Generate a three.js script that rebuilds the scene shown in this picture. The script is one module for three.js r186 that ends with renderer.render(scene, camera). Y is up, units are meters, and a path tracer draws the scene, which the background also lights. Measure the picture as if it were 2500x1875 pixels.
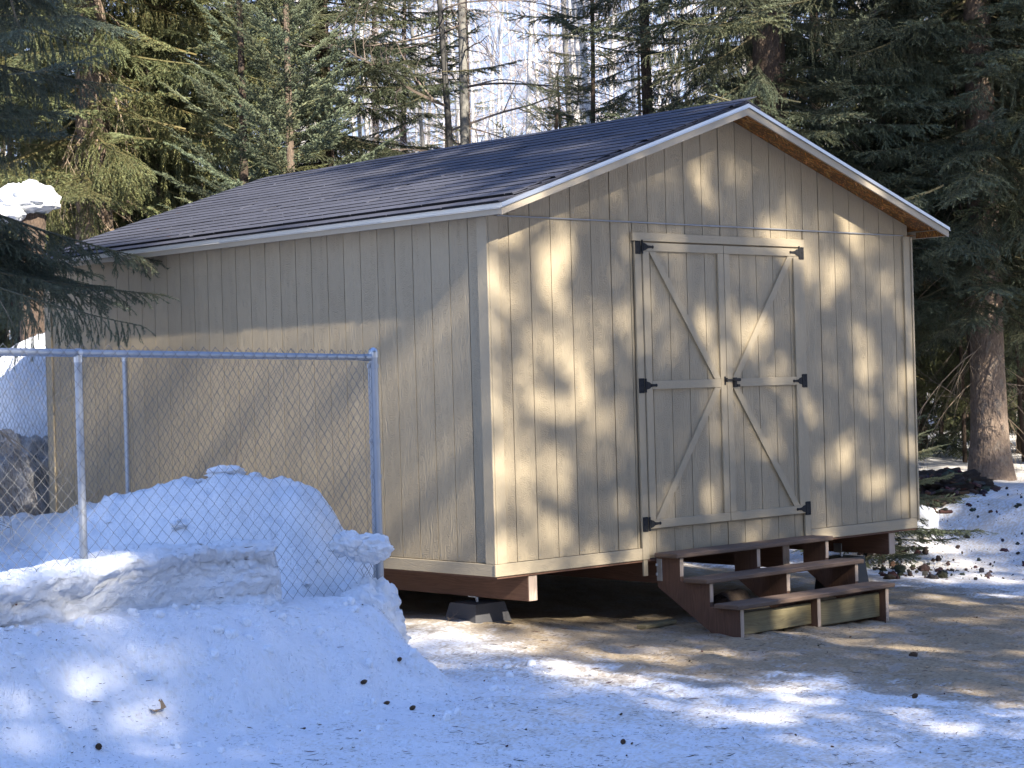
import * as THREE from 'three';
import { mergeGeometries, mergeVertices } from 'three/addons/utils/BufferGeometryUtils.js';
import { createNoise2D, createNoise3D } from 'simplex-noise';

// ---------------------------------------------------------------- camera, sky, sun, exposure
const scene = new THREE.Scene();
const camera = new THREE.PerspectiveCamera(22.069, 1024 / 768, 0.1, 900);
camera.rotation.order = 'YXZ';
camera.position.set(-9.14891, 1.33563, 10.17395);
camera.rotation.set(-0.00018, -0.74302, -0.02815);
const EXPOSURE = 2.7;
const SUN_DIR = new THREE.Vector3(-0.155, 0.65, 1).normalize();
const sun = new THREE.DirectionalLight(new THREE.Color(1.0, 0.91, 0.78), 5.0);
sun.name = 'sun';
sun.position.copy(SUN_DIR).multiplyScalar(60);
sun.target.position.set(0, 0, 0);
sun.castShadow = true;
sun.shadow.radius = 1;
sun.shadow.mapSize.set(4096, 4096);
Object.assign(sun.shadow.camera, { left: -30, right: 30, top: 30, bottom: -30, near: 1, far: 160 });
scene.add(sun, sun.target);

function skyTexture() {
  const W = 512, H = 256, data = new Float32Array(W * H * 4);
  const K = 0.5;
  for (let r = 0; r < H; r++) {
    const up = ((r + 0.5) / H - 0.5) * Math.PI, y = Math.max(0, Math.sin(up));
    const t = Math.pow(y, 0.55);
    for (let c = 0; c < W; c++) {
      const i = (r * W + c) * 4;
      data[i] = K * (0.72 + (0.205 - 0.72) * t);
      data[i + 1] = K * (0.87 + (0.40 - 0.87) * t);
      data[i + 2] = K * (1.12 + (1.0 - 1.12) * t);
      data[i + 3] = 1;
    }
  }
  const tex = new THREE.DataTexture(data, W, H, THREE.RGBAFormat, THREE.FloatType);
  tex.mapping = THREE.EquirectangularReflectionMapping;
  tex.magFilter = THREE.LinearFilter;
  tex.needsUpdate = true;
  return tex;
}
const SKY = skyTexture();
scene.background = SKY;
scene.environment = SKY;

const renderer = new THREE.WebGLRenderer({ antialias: true });
renderer.toneMapping = THREE.LinearToneMapping;
renderer.toneMappingExposure = EXPOSURE;
renderer.shadowMap.enabled = true;

// ---------------------------------------------------------------- random numbers and noise
function rng(seed) {
  let a = seed >>> 0;
  return () => { a = (a + 0x6d2b79f5) | 0; let t = Math.imul(a ^ (a >>> 15), 1 | a); t = (t + Math.imul(t ^ (t >>> 7), 61 | t)) ^ t; return ((t ^ (t >>> 14)) >>> 0) / 4294967296; };
}
const N2 = createNoise2D(rng(11)), N3 = createNoise3D(rng(12));
const fbm2 = (x, y, o = 4) => { let s = 0, a = 1, n = 0; for (let i = 0; i < o; i++) { s += a * N2(x, y); n += a; a *= 0.5; x = x * 2.03 + 7.1; y = y * 2.03 - 3.7; } return s / n; };
const fbm3 = (x, y, z, o = 4) => { let s = 0, a = 1, n = 0; for (let i = 0; i < o; i++) { s += a * N3(x, y, z); n += a; a *= 0.5; x = x * 2.03 + 5.2; y = y * 2.03 - 1.3; z = z * 2.03 + 2.9; } return s / n; };
const clamp = THREE.MathUtils.clamp, lerp = THREE.MathUtils.lerp, sst = THREE.MathUtils.smoothstep;
const V = (x, y, z) => new THREE.Vector3(x, y, z);
const lin = (hex) => new THREE.Color(hex);

// ---------------------------------------------------------------- textures
const toSRGB = Uint8Array.from({ length: 4096 }, (_, i) => { const v = i / 4095; return Math.round(255 * (v <= 0.0031308 ? v * 12.92 : 1.055 * Math.pow(v, 1 / 2.4) - 0.055)); });
function tex(w, h, fn, { srgb = false, mirror = false } = {}) {
  const d = new Uint8Array(w * h * 4), o = [0, 0, 0];
  for (let y = 0; y < h; y++) for (let x = 0; x < w; x++) {
    fn((x + 0.5) / w, (y + 0.5) / h, o);
    const i = (y * w + x) * 4;
    for (let c = 0; c < 3; c++) {
      const v = clamp(o[c], 0, 1);
      d[i + c] = srgb ? toSRGB[Math.round(v * 4095)] : Math.round(v * 255);
    }
    d[i + 3] = 255;
  }
  const t = new THREE.DataTexture(d, w, h, THREE.RGBAFormat, THREE.UnsignedByteType);
  t.wrapS = t.wrapT = mirror ? THREE.MirroredRepeatWrapping : THREE.RepeatWrapping;
  t.magFilter = THREE.LinearFilter; t.minFilter = THREE.LinearMipmapLinearFilter;
  if (srgb) t.colorSpace = THREE.SRGBColorSpace;
  t.needsUpdate = true;
  return t;
}
const rep = (t, u, v) => { const c = t.clone(); c.repeat.set(u, v); c.needsUpdate = true; return c; };
const grey = (o, v) => { o[0] = o[1] = o[2] = v; };

// embossed cedar grain of the panel siding: tile 2.44 m x 2.44 m
const sidingBump = tex(1024, 2048, (u, v, o) => {
  const x = u * 2.44, y = v * 2.44, board = Math.floor(x / 0.2033), k = board * 3.7;
  const warp = fbm2(x * 6 + k, y * 1.1, 3) * 0.03;
  const g = Math.abs(N2((x + warp) * 75 + k, y * 3.2)) * 0.65 + Math.abs(N2((x + warp) * 150, y * 7 + k)) * 0.35;
  const comb = Math.abs(N2(x * 24 + k, y * 85)) * 0.8 + 0.2 * Math.abs(N2(x * 60, y * 150));
  const m = sst(fbm2(x * 9 + k, y * 1.3 + k, 3), -0.22, 0.22);
  grey(o, lerp(g, comb, m));
}, { mirror: true });
const sidingTone = tex(512, 512, (u, v, o) => { const n = 0.965 + 0.035 * fbm2(u * 14, v * 14, 4) + 0.02 * N2(u * 90, v * 20); grey(o, n); }, { mirror: true });
const boardBump = tex(256, 1024, (u, v, o) => {
  const x = u * 0.3, y = v * 1.2, warp = 0.05 * Math.sin(y * 5 + 2 * N2(x * 4, y * 2)) + fbm2(x * 5, y * 1.5, 3) * 0.05;
  grey(o, 0.5 + 0.5 * N2((x + warp) * 55, y * 2.5) * 0.8 + 0.1 * N2(x * 200, y * 12));
}, { mirror: true });
const osbTex = (() => {
  const c = document.createElement('canvas'); c.width = 1024; c.height = 1024;
  const g = c.getContext('2d'), r = rng(5);
  g.fillStyle = '#8a6434'; g.fillRect(0, 0, 1024, 1024);
  for (let i = 0; i < 5200; i++) {
    const h = 27 + r() * 10, s = 42 + r() * 26, l = 24 + r() * r() * 38;
    g.save(); g.translate(r() * 1024, r() * 1024); g.rotate((r() - 0.5) * 1.5); g.fillStyle = `hsl(${h},${s}%,${l}%)`;
    g.fillRect(-45 * r() - 12, -6, 40 + 70 * r(), 4 + 10 * r()); g.restore();
  }
  const t = new THREE.CanvasTexture(c); t.colorSpace = THREE.SRGBColorSpace; t.wrapS = t.wrapT = THREE.RepeatWrapping; return t;
})();
const granules = tex(512, 512, (u, v, o) => {
  const n = N2(u * 190, v * 190) * 0.5 + 0.5, big = fbm2(u * 5, v * 5, 3), s = 0.72 + 0.5 * n * n + 0.16 * big;
  o[0] = s * 0.62; o[1] = s * 0.61; o[2] = s * 0.64;
}, { srgb: true, mirror: true });
const woodTex = tex(512, 1024, (u, v, o) => {
  const x = u * 0.3, y = v * 1.2, w = fbm2(x * 6, y * 1.2, 3) * 0.03, g = 0.5 + 0.5 * N2((x + w) * 70, y * 1.6), f = 0.5 + 0.5 * N2((x + w) * 240, y * 6);
  const s = 0.62 + 0.3 * g + 0.12 * f + 0.14 * fbm2(x * 9, y * 4, 3);
  o[0] = s; o[1] = s * (0.94 + 0.06 * g); o[2] = s * (0.88 + 0.1 * g);
}, { srgb: true, mirror: true });
const flake = (u, v) => { const w = fbm2(u * 9, v * 7, 3) * 0.5, a = N2((u + w * 0.05) * 22, (v + w * 0.04) * 17), b = N2(u * 50 + 3, (v + w * 0.05) * 42); return clamp(0.5 + 0.42 * a + 0.3 * b * (0.6 + 0.4 * a), 0, 1); };
const barkCol = tex(512, 1024, (u, v, o) => {
  const f = flake(u, v), g = fbm2(u * 70, v * 50, 2), s = 0.42 + 0.42 * Math.sqrt(f) + 0.1 * g, lichen = sst(fbm2(u * 8 + 9, v * 9, 3), 0.15, 0.5) * 0.45;
  o[0] = lerp(s * 0.66, 0.56, lichen); o[1] = lerp(s * 0.55, 0.54, lichen); o[2] = lerp(s * 0.46, 0.49, lichen);
}, { srgb: true, mirror: true });
const barkBump = tex(512, 1024, (u, v, o) => grey(o, 0.75 * flake(u, v) + 0.25 * (0.5 + 0.5 * fbm2(u * 60, v * 45, 2))), { mirror: true });
const birchCol = tex(256, 1024, (u, v, o) => {
  const len = N2(u * 7, v * 130), scar = sst(fbm2(u * 3 + 4, v * 16, 3), 0.42, 0.55), s = 0.86 - 0.1 * fbm2(u * 6, v * 6, 3), dark = Math.max(sst(len, 0.62, 0.8) * 0.6, scar * 0.85);
  o[0] = lerp(s, 0.08, dark); o[1] = lerp(s * 0.96, 0.07, dark); o[2] = lerp(s * 0.9, 0.06, dark);
}, { srgb: true, mirror: true });
const crust = tex(1024, 1024, (u, v, o) => grey(o, 0.55 + 0.22 * fbm2(u * 12, v * 12, 4) + 0.26 * fbm2(u * 60, v * 60, 3) - 0.4 * sst(N2(u * 26 + 3, v * 26), 0.45, 0.85)), { mirror: true });

// ---------------------------------------------------------------- materials
const std = (p) => new THREE.MeshStandardMaterial({ roughness: 0.8, ...p });
const TAN = new THREE.Color().setRGB(0.365, 0.30, 0.198), TRIM = new THREE.Color().setRGB(0.37, 0.308, 0.208);
const M = {
  siding: [0.965, 1.0, 1.03].map((k) => std({ color: TAN.clone().multiplyScalar(k), map: rep(sidingTone, 1 / 1.7, 1 / 1.7), bumpMap: rep(sidingBump, 1 / 2.44, 1 / 2.44), bumpScale: 0.0045, roughness: 0.62 })),
  backing: std({ color: TAN.clone().multiplyScalar(0.72), roughness: 0.9 }),
  trim: std({ color: TRIM, map: rep(sidingTone, 1 / 1.1, 1 / 1.1), bumpMap: rep(boardBump, 1 / 0.3, 1 / 1.2), bumpScale: 0.0012, roughness: 0.6 }),
  fascia: std({ color: new THREE.Color().setRGB(0.39, 0.335, 0.25), roughness: 0.55, map: rep(sidingTone, 1, 1) }),
  osb: std({ map: rep(osbTex, 1 / 1.0, 1 / 1.0), roughness: 0.75, bumpMap: rep(osbTex, 1, 1), bumpScale: 0.0008 }),
  galv: std({ color: new THREE.Color().setRGB(0.5, 0.52, 0.54), metalness: 0.85, roughness: 0.34 }),
  pipe: std({ color: new THREE.Color().setRGB(0.36, 0.39, 0.43), metalness: 0.75, roughness: 0.42, bumpMap: rep(crust, 3, 3), bumpScale: 0.0004 }),
  wire: std({ color: new THREE.Color().setRGB(0.2, 0.2, 0.195), metalness: 0.4, roughness: 0.5 }),
  black: std({ color: new THREE.Color().setRGB(0.012, 0.012, 0.013), roughness: 0.85 }),
  shingle: [0.93, 1.0, 1.08].map((k, i) => std({ color: new THREE.Color().setRGB(0.115 * k, 0.123 * k, 0.155 * k), map: rep(granules, 1 / 0.5, 1 / 0.5), bumpMap: rep(granules, 1 / 0.5, 1 / 0.5), bumpScale: 0.0015, roughness: 0.88, vertexColors: true })),
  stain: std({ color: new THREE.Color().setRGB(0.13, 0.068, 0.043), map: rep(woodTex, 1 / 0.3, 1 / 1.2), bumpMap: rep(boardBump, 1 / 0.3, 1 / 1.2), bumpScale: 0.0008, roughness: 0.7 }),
  tread: std({ color: new THREE.Color().setRGB(0.145, 0.1, 0.073), map: rep(woodTex, 1 / 0.3, 1 / 1.2), bumpMap: rep(boardBump, 1 / 0.3, 1 / 1.2), bumpScale: 0.001, roughness: 0.72 }),
  treated: std({ color: new THREE.Color().setRGB(0.22, 0.19, 0.105), map: rep(woodTex, 1 / 0.3, 1 / 1.2), roughness: 0.75 }),
  rawEnd: std({ color: new THREE.Color().setRGB(0.52, 0.42, 0.34), map: rep(woodTex, 1 / 0.3, 1 / 1.2), roughness: 0.8 }),
  rod: std({ color: new THREE.Color().setRGB(0.3, 0.31, 0.32), metalness: 0.4, roughness: 0.45 }),
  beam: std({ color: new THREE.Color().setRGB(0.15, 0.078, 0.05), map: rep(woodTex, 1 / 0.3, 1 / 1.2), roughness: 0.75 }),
  concrete: std({ color: new THREE.Color().setRGB(0.075, 0.075, 0.08), roughness: 0.95, bumpMap: rep(crust, 2, 2), bumpScale: 0.002 }),
  plastic: std({ color: new THREE.Color().setRGB(0.02, 0.021, 0.022), roughness: 0.5 }),
  snow: std({ color: new THREE.Color().setRGB(0.88, 0.90, 0.92), roughness: 0.75, bumpMap: rep(crust, 1 / 0.55, 1 / 0.55), bumpScale: 0.012 }),
  crumb: std({ color: new THREE.Color().setRGB(0.88, 0.90, 0.92), roughness: 0.8 }),
  bark: std({ color: new THREE.Color().setRGB(0.5, 0.445, 0.39), map: barkCol, bumpMap: barkBump, bumpScale: 0.02, roughness: 0.95 }),
  darkbark: std({ color: new THREE.Color().setRGB(0.22, 0.185, 0.16), map: barkCol, bumpMap: barkBump, bumpScale: 0.02, roughness: 0.95 }),
  birch: std({ color: new THREE.Color().setRGB(0.86, 0.86, 0.86), map: birchCol, roughness: 0.8 }),
  aspen: std({ color: new THREE.Color().setRGB(0.26, 0.26, 0.245), map: birchCol, roughness: 0.85 }),
  aspenDark: std({ color: new THREE.Color().setRGB(0.10, 0.10, 0.098), map: birchCol, roughness: 0.9 }),
  twig: std({ color: new THREE.Color().setRGB(0.20, 0.16, 0.13), roughness: 0.9 }),
  palewig: std({ color: new THREE.Color().setRGB(0.55, 0.48, 0.43), roughness: 0.9 }),
  deadwig: std({ color: new THREE.Color().setRGB(0.30, 0.235, 0.165), roughness: 0.9 }),
};
const leafMat = (r, g, b) => new THREE.MeshPhysicalMaterial({ color: new THREE.Color().setRGB(r, g, b), roughness: 0.55, side: THREE.DoubleSide });

// ---------------------------------------------------------------- geometry helpers
const taken = {};
function numbered(n) { taken[n] = (taken[n] ?? -1) + 1; return taken[n] ? n + '_' + String(taken[n]).padStart(3, '0') : n; }
function thing(name, label, category, group, kind) {
  const o = new THREE.Group(); o.name = numbered(name);
  if (label) o.userData.label = label;
  if (category) o.userData.category = category;
  if (group) o.userData.group = group;
  if (kind) o.userData.kind = kind;
  scene.add(o); return o;
}
function part(parent, name, geo, mat, extra) {
  const m = new THREE.Mesh(geo, mat); m.name = numbered(name); m.castShadow = m.receiveShadow = true;
  if (extra) Object.assign(m.userData, extra);
  parent.add(m); return m;
}
function solo(name, geo, mat, label, category, group, kind) {
  const m = new THREE.Mesh(geo, mat); m.name = numbered(name); m.castShadow = m.receiveShadow = true;
  if (label) m.userData.label = label; if (category) m.userData.category = category; if (group) m.userData.group = group; if (kind) m.userData.kind = kind;
  scene.add(m); return m;
}
// box with chamfered edges, uv in metres (v along the longest axis), offset uo/vo
function cbox(x0, y0, z0, x1, y1, z1, c = 0.003, uo = 0, vo = 0) {
  const lo = [x0, y0, z0], hi = [x1, y1, z1], L = hi.map((h, i) => h - lo[i]);
  c = Math.min(c, ...L.map((l) => l * 0.45));
  const long = L.indexOf(Math.max(...L)), pos = [], nor = [], uv = [];
  const P = (s, ax) => { // corner s (signs), face axis ax: on the face, inset on the other two
    return [0, 1, 2].map((i) => (s[i] > 0 ? hi[i] : lo[i]) - (i === ax ? 0 : s[i] * c));
  };
  const tri = (a, b, d, n) => {
    const ab = V(...b).sub(V(...a)), ad = V(...d).sub(V(...a));
    if (ab.cross(ad).dot(V(...n)) < 0) [b, d] = [d, b];
    for (const p of [a, b, d]) {
      pos.push(...p); nor.push(...n);
      const ax = n.map(Math.abs), fa = ax.indexOf(Math.max(...ax));
      let vA = long, uA = [0, 1, 2].find((i) => i !== long && i !== fa);
      if (fa === long) { const r = [0, 1, 2].filter((i) => i !== fa); uA = r[0]; vA = r[1]; }
      uv.push(p[uA] + uo + fa * 0.37, p[vA] + vo);
    }
  };
  for (let ax = 0; ax < 3; ax++) for (const sg of [-1, 1]) {
    const [i, j] = [0, 1, 2].filter((k) => k !== ax), cs = [[-1, -1], [1, -1], [1, 1], [-1, 1]].map(([a, b]) => { const s = [0, 0, 0]; s[ax] = sg; s[i] = a; s[j] = b; return P(s, ax); });
    const n = [0, 0, 0]; n[ax] = sg;
    tri(cs[0], cs[1], cs[2], n); tri(cs[0], cs[2], cs[3], n);
  }
  if (c > 0) {
    for (let e = 0; e < 3; e++) { const [i, j] = [0, 1, 2].filter((k) => k !== e);
      for (const a of [-1, 1]) for (const b of [-1, 1]) {
        const s0 = [0, 0, 0], s1 = [0, 0, 0]; s0[e] = -1; s1[e] = 1; s0[i] = s1[i] = a; s0[j] = s1[j] = b;
        const n = [0, 0, 0]; n[i] = a * 0.7071; n[j] = b * 0.7071;
        const q = [P(s0, i), P(s1, i), P(s1, j), P(s0, j)];
        tri(q[0], q[1], q[2], n); tri(q[0], q[2], q[3], n);
      } }
    for (const a of [-1, 1]) for (const b of [-1, 1]) for (const d of [-1, 1]) { const s = [a, b, d]; tri(P(s, 0), P(s, 1), P(s, 2), [a * 0.577, b * 0.577, d * 0.577]); }
  }
  const g = new THREE.BufferGeometry();
  g.setAttribute('position', new THREE.Float32BufferAttribute(pos, 3)); g.setAttribute('normal', new THREE.Float32BufferAttribute(nor, 3)); g.setAttribute('uv', new THREE.Float32BufferAttribute(uv, 2));
  return g;
}
// convex or simple polygon in a plane pushed through a thickness. pts: [[a,b],...]; map(a,b,t) -> [x,y,z]; uv metres from (a,b)
function prism(pts, t0, t1, map, uo = 0, vo = 0, swap = false) {
  const tris = THREE.ShapeUtils.triangulateShape(pts.map((p) => new THREE.Vector2(...p)), []), pos = [], uv = [];
  const area = THREE.ShapeUtils.area(pts.map((p) => new THREE.Vector2(...p)));
  const put = (p, t, u, v) => { pos.push(...map(p[0], p[1], t)); uv.push(...(swap ? [v + uo, u + vo] : [u + uo, v + vo])); };
  // orientation test of the map
  const o = V(...map(0, 0, 0)), ea = V(...map(1, 0, 0)).sub(o), eb = V(...map(0, 1, 0)).sub(o), et = V(...map(0, 0, 1)).sub(o), hand = ea.cross(eb).dot(et) * (t1 - t0) > 0;
  const T = (a, b, c) => { const q = hand ? [a, b, c] : [a, c, b]; for (const [p, t, u, v] of q) put(p, t, u, v); };
  for (const tr of tris) {
    let [a, b, c] = tr.map((i) => pts[i]);
    if ((b[0] - a[0]) * (c[1] - a[1]) - (b[1] - a[1]) * (c[0] - a[0]) < 0) [b, c] = [c, b];
    T([a, t1, ...a], [b, t1, ...b], [c, t1, ...c]); T([a, t0, ...a], [c, t0, ...c], [b, t0, ...b]);
  }
  const n = pts.length, list = area > 0 ? pts : [...pts].reverse();
  let run = 0;
  for (let i = 0; i < n; i++) {
    const a = list[i], b = list[(i + 1) % n], l = Math.hypot(b[0] - a[0], b[1] - a[1]), h = Math.abs(t1 - t0);
    T([a, t0, 0, run], [b, t0, 0, run + l], [b, t1, h, run + l]); T([a, t0, 0, run], [b, t1, h, run + l], [a, t1, h, run]);
    run += l;
  }
  const g = new THREE.BufferGeometry();
  g.setAttribute('position', new THREE.Float32BufferAttribute(pos, 3)); g.setAttribute('uv', new THREE.Float32BufferAttribute(uv, 2));
  g.computeVertexNormals(); return g;
}
const XY = (a, b, t) => [a, b, t], ZY = (a, b, t) => [t, b, a], XZ = (a, b, t) => [a, t, b];
// tube through points with radii
function tube(pts, radii, sides = 8, uvLen = 1, closed = true) {
  const pos = [], uv = [], idx = [], nor = [];
  let up = V(0, 1, 0), len = 0;
  const n = pts.length;
  for (let i = 0; i < n; i++) {
    const d = V().subVectors(pts[Math.min(i + 1, n - 1)], pts[Math.max(i - 1, 0)]).normalize();
    if (Math.abs(d.dot(up)) > 0.95) up = Math.abs(d.x) < 0.8 ? V(1, 0, 0) : V(0, 0, 1);
    const a = V().crossVectors(up, d).normalize(), b = V().crossVectors(d, a).normalize(); up = b.clone();
    if (i) len += pts[i].distanceTo(pts[i - 1]);
    for (let k = 0; k <= sides; k++) {
      const th = (k / sides) * Math.PI * 2, c = Math.cos(th), s = Math.sin(th), nx = a.x * c + b.x * s, ny = a.y * c + b.y * s, nz = a.z * c + b.z * s, r = radii[i];
      pos.push(pts[i].x + nx * r, pts[i].y + ny * r, pts[i].z + nz * r); nor.push(nx, ny, nz); uv.push(k / sides, len / uvLen);
    }
  }
  const w = sides + 1;
  for (let i = 0; i < n - 1; i++) for (let k = 0; k < sides; k++) { const p = i * w + k; idx.push(p, p + 1, p + w, p + 1, p + w + 1, p + w); }
  if (closed) for (const [row, sg] of [[0, -1], [n - 1, 1]]) {
    const c = pos.length / 3; pos.push(pts[row].x, pts[row].y, pts[row].z); const d = V().subVectors(pts[n - 1], pts[0]).normalize().multiplyScalar(sg); nor.push(d.x, d.y, d.z); uv.push(0.5, 0);
    for (let k = 0; k < sides; k++) { const p = row * w + k; sg < 0 ? idx.push(c, p + 1, p) : idx.push(c, p, p + 1); }
  }
  const g = new THREE.BufferGeometry();
  g.setAttribute('position', new THREE.Float32BufferAttribute(pos, 3)); g.setAttribute('normal', new THREE.Float32BufferAttribute(nor, 3)); g.setAttribute('uv', new THREE.Float32BufferAttribute(uv, 2)); g.setIndex(idx);
  return g;
}
const rod = (a, b, r, sides = 12) => tube([a, b], [r, r], sides);
function gridGeo(nu, nv, f, uvf) { // f(i/nu, j/nv) -> Vector3
  const pos = [], uv = [], idx = [];
  for (let j = 0; j <= nv; j++) for (let i = 0; i <= nu; i++) { const p = f(i / nu, j / nv); pos.push(p.x, p.y, p.z); const q = uvf ? uvf(p, i / nu, j / nv) : [p.x, p.z]; uv.push(q[0], q[1]); }
  for (let j = 0; j < nv; j++) for (let i = 0; i < nu; i++) { const a = j * (nu + 1) + i, b = a + 1, c = a + nu + 1, d = c + 1; idx.push(a, c, b, b, c, d); }
  const g = new THREE.BufferGeometry();
  g.setAttribute('position', new THREE.Float32BufferAttribute(pos, 3)); g.setAttribute('uv', new THREE.Float32BufferAttribute(uv, 2)); g.setIndex(idx); g.computeVertexNormals(); return g;
}
// lump of snow or earth: a displaced sphere
function lump(cx, cy, cz, rx, ry, rz, amp, freq, seed, detail = 24, flat = 0) {
  return gridGeo(detail * 2, detail, (u, v) => {
    const th = u * Math.PI * 2, ph = v * Math.PI, x = Math.sin(ph) * Math.cos(th), y = Math.cos(ph), z = Math.sin(ph) * Math.sin(th);
    const k = 1 + amp * fbm3(x * freq + seed, y * freq, z * freq, 4);
    const yy = y < 0 ? y * (1 - flat) : y;
    return V(cx + rx * x * k, cy + ry * yy * k, cz + rz * z * k);
  }, (p, u, v) => [p.x + p.y * 0.3, p.z + p.y * 0.6]);
}

// the photograph's pixels of 2212 x 1659 turned into a point at a depth (only used to lay the plan out)
const CAM = camera.position.clone(), FW = V(0.67659, 0, -0.73636), RT = V(0.73636, 0, 0.67659);
const depthOf = (x, z) => (x - CAM.x) * FW.x + (z - CAM.z) * FW.z, sideOf = (x, z) => (x - CAM.x) * RT.x + (z - CAM.z) * RT.z;
const planAt = (d, l) => V(CAM.x + d * FW.x + l * RT.x, 0, CAM.z + d * FW.z + l * RT.z);

// ---------------------------------------------------------------- lie of the land
const FE = V(-1.4625, 0, 0.5328), FA = V(-0.99156, 0, 0.12963), FN = V(0.12963, 0, 0.99156), FB = V(0.12963, 0, -0.99156); // fence corner, along the front run, its outward side, along the rear run
const fq = (x, z) => (x - FE.x) * FN.x + (z - FE.z) * FN.z, fs = (x, z) => (x - FE.x) * FA.x + (z - FE.z) * FA.z;
const SHED = { W: 4.8768, L: 6.096 };
function ground(x, z) {
  const d = depthOf(x, z), l = sideOf(x, z), q = fq(x, z), s = fs(x, z);
  let y = -0.47 - 0.04 * clamp(l, -6, 6);
  y += 0.09 * Math.exp(-((x - 0.2) ** 2 + (z + 0.6) ** 2) / 0.8);
  const near = sst(30 - d, 0, 12);
  // apron of ploughed snow along the fence
  const ap = sst(s, 0.0, 0.5) * (0.5 + 0.06 * sst(s, 1.0, 1.6)) * (1 - sst(q + 0.08 * fbm2(x * 2.2, z * 2.2, 3), 0.3, 1.02));
  y += ap;
  // rise beyond the clearing, and the berm of pushed-up snow on the right
  const r = d + 0.9 * fbm2(x * 0.25, z * 0.25, 2);
  if (l > 3.2) y += sst(r, 19.6, 22.2) * 0.72 * sst(l, 3.2, 4.4);
  y += sst(r, 22, 34) * 0.35;
  if (l < -2.6) y += sst(r, 17.2, 21) * 0.4 * sst(-l, 2.6, 4);
  y += 1.6 * sst(r, 60, 160) * 0.8;
  const rough = x > -0.6 && z < 0.4 && x < 5 && z > -6 ? 0.4 : 1;
  y += near * rough * (0.022 * fbm2(x * 1.6, z * 1.6, 4) - 0.022 * sst(N2(x * 3.4 + 7, z * 3.4), 0.4, 0.8) * (1 - sst(r, 17, 19)) - 0.014 * sst(N2(x * 7.5, z * 7.5 + 4), 0.45, 0.8) * (1 - sst(r, 17, 19)) + 0.008 * fbm2(x * 14, z * 14, 2) + 0.012 * fbm2(x * 7, z * 7, 3) * (0.4 + 3.2 * sst(r, 18.6, 20.5)) + 0.03 * sst(ap, 0.02, 0.2) * fbm2(x * 3.1 + 5, z * 3.1, 4));
  return y;
}
const tanEdge = [[-0.2, -1.5], [-0.25, -0.4], [-0.42, 0.82], [-0.57, 1.97], [-0.35, 2.37], [0.36, 2.46], [0.25, 3.06], [0.35, 3.98], [0.67, 4.9], [4, 6], [8.4, 3.0], [8.0, 1.2], [5.84, 0.43], [5.91, -0.65], [6.3, -1.7], [5.6, -3.6], [5.2, -6.5], [-0.2, -6.5]];
function inPoly(px, pz, poly) { // signed distance, inside positive
  let d = 1e9, ins = false;
  for (let i = 0, j = poly.length - 1; i < poly.length; j = i++) {
    const [ax, az] = poly[i], [bx, bz] = poly[j], ex = bx - ax, ez = bz - az, t = clamp(((px - ax) * ex + (pz - az) * ez) / (ex * ex + ez * ez), 0, 1);
    d = Math.min(d, Math.hypot(px - ax - ex * t, pz - az - ez * t));
    if (az > pz !== bz > pz && px < ((bx - ax) * (pz - az)) / (bz - az) + ax) ins = !ins;
  }
  return ins ? d : -d;
}
const coarse = (n, f) => { const a = new Float32Array((n + 1) * (n + 1)); for (let j = 0; j <= n; j++) for (let i = 0; i <= n; i++) a[j * (n + 1) + i] = f((i / n) * 18 - 9, (j / n) * 14 - 5); return (u, v) => { const x = u * n, y = v * n, i = Math.min(n - 1, x | 0), j = Math.min(n - 1, y | 0), p = j * (n + 1) + i, s = x - i, t = y - j; return lerp(lerp(a[p], a[p + 1], s), lerp(a[p + n + 1], a[p + n + 2], s), t); }; };
const edgeAt = coarse(160, (x, z) => inPoly(x, z, tanEdge)), n1At = coarse(200, (x, z) => fbm2(x * 0.9, z * 0.9, 4)), n2At = coarse(640, (x, z) => fbm2(x * 4, z * 4, 4));
const groundCol = tex(1792, 1792, (u, v, o) => {
  const x = u * 18 - 9, z = v * 14 - 5;
  const n1 = n1At(u, v), n2 = n2At(u, v), n3 = fbm2(x * 22, z * 26, 3);
  let t = edgeAt(u, v) + 0.5 * n1 + 0.42 * n2 + 0.3 * n3;
  t = sst(t, -0.3, 0.5) * sst(z, -4.95, -4.4);
  const patch = sst(n2 * 0.7 + n1 * 0.4 + n3 * 0.5, 0.05, 0.5);
  // snow: clean, with fawn needle dust in flecks
  const q = fq(x, z), bank = sst(fs(x, z), -0.2, 0.4) * (1 - sst(q + 0.25 * n2, 0.9, 1.5)), drive = (1 - bank) * sst(x + z * 0.4 + n1 * 0.6, -3.6, 0.4);
  let dust = clamp(sst(n2 * 0.5 + n3 * 0.9 + n1 * 0.3 + 0.42 * drive, 0.1, 0.85), 0, 1) * (0.35 + 0.4 * drive);
  dust = Math.max(dust, sst(x, 5.2, 6.6) * (1 - sst(z, 0.4, 1.4)) * clamp(0.42 + n3 * 1.3 + n2 * 0.5, 0, 0.85));
  const s0 = lerp(0.885, 0.66, dust), s1 = lerp(0.90, 0.58, dust), s2 = lerp(0.92, 0.47, dust);
  // trodden sawdust and ice
  const ice = sst(n1 * 0.5 + n2 * 0.7 + n3 * 0.5, 0.08, 0.42) * 0.6, k = 0.86 + 0.3 * n3 + 0.16 * n2;
  let a0 = lerp(0.40 * k, 0.70, ice), a1 = lerp(0.31 * k, 0.645, ice), a2 = lerp(0.195 * k, 0.57, ice);
  const dk = patch * 0.55; a0 = lerp(a0, 0.13, dk); a1 = lerp(a1, 0.1, dk); a2 = lerp(a2, 0.075, dk);
  o[0] = lerp(s0, a0, t); o[1] = lerp(s1, a1, t); o[2] = lerp(s2, a2, t);
}, { srgb: true });
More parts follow.
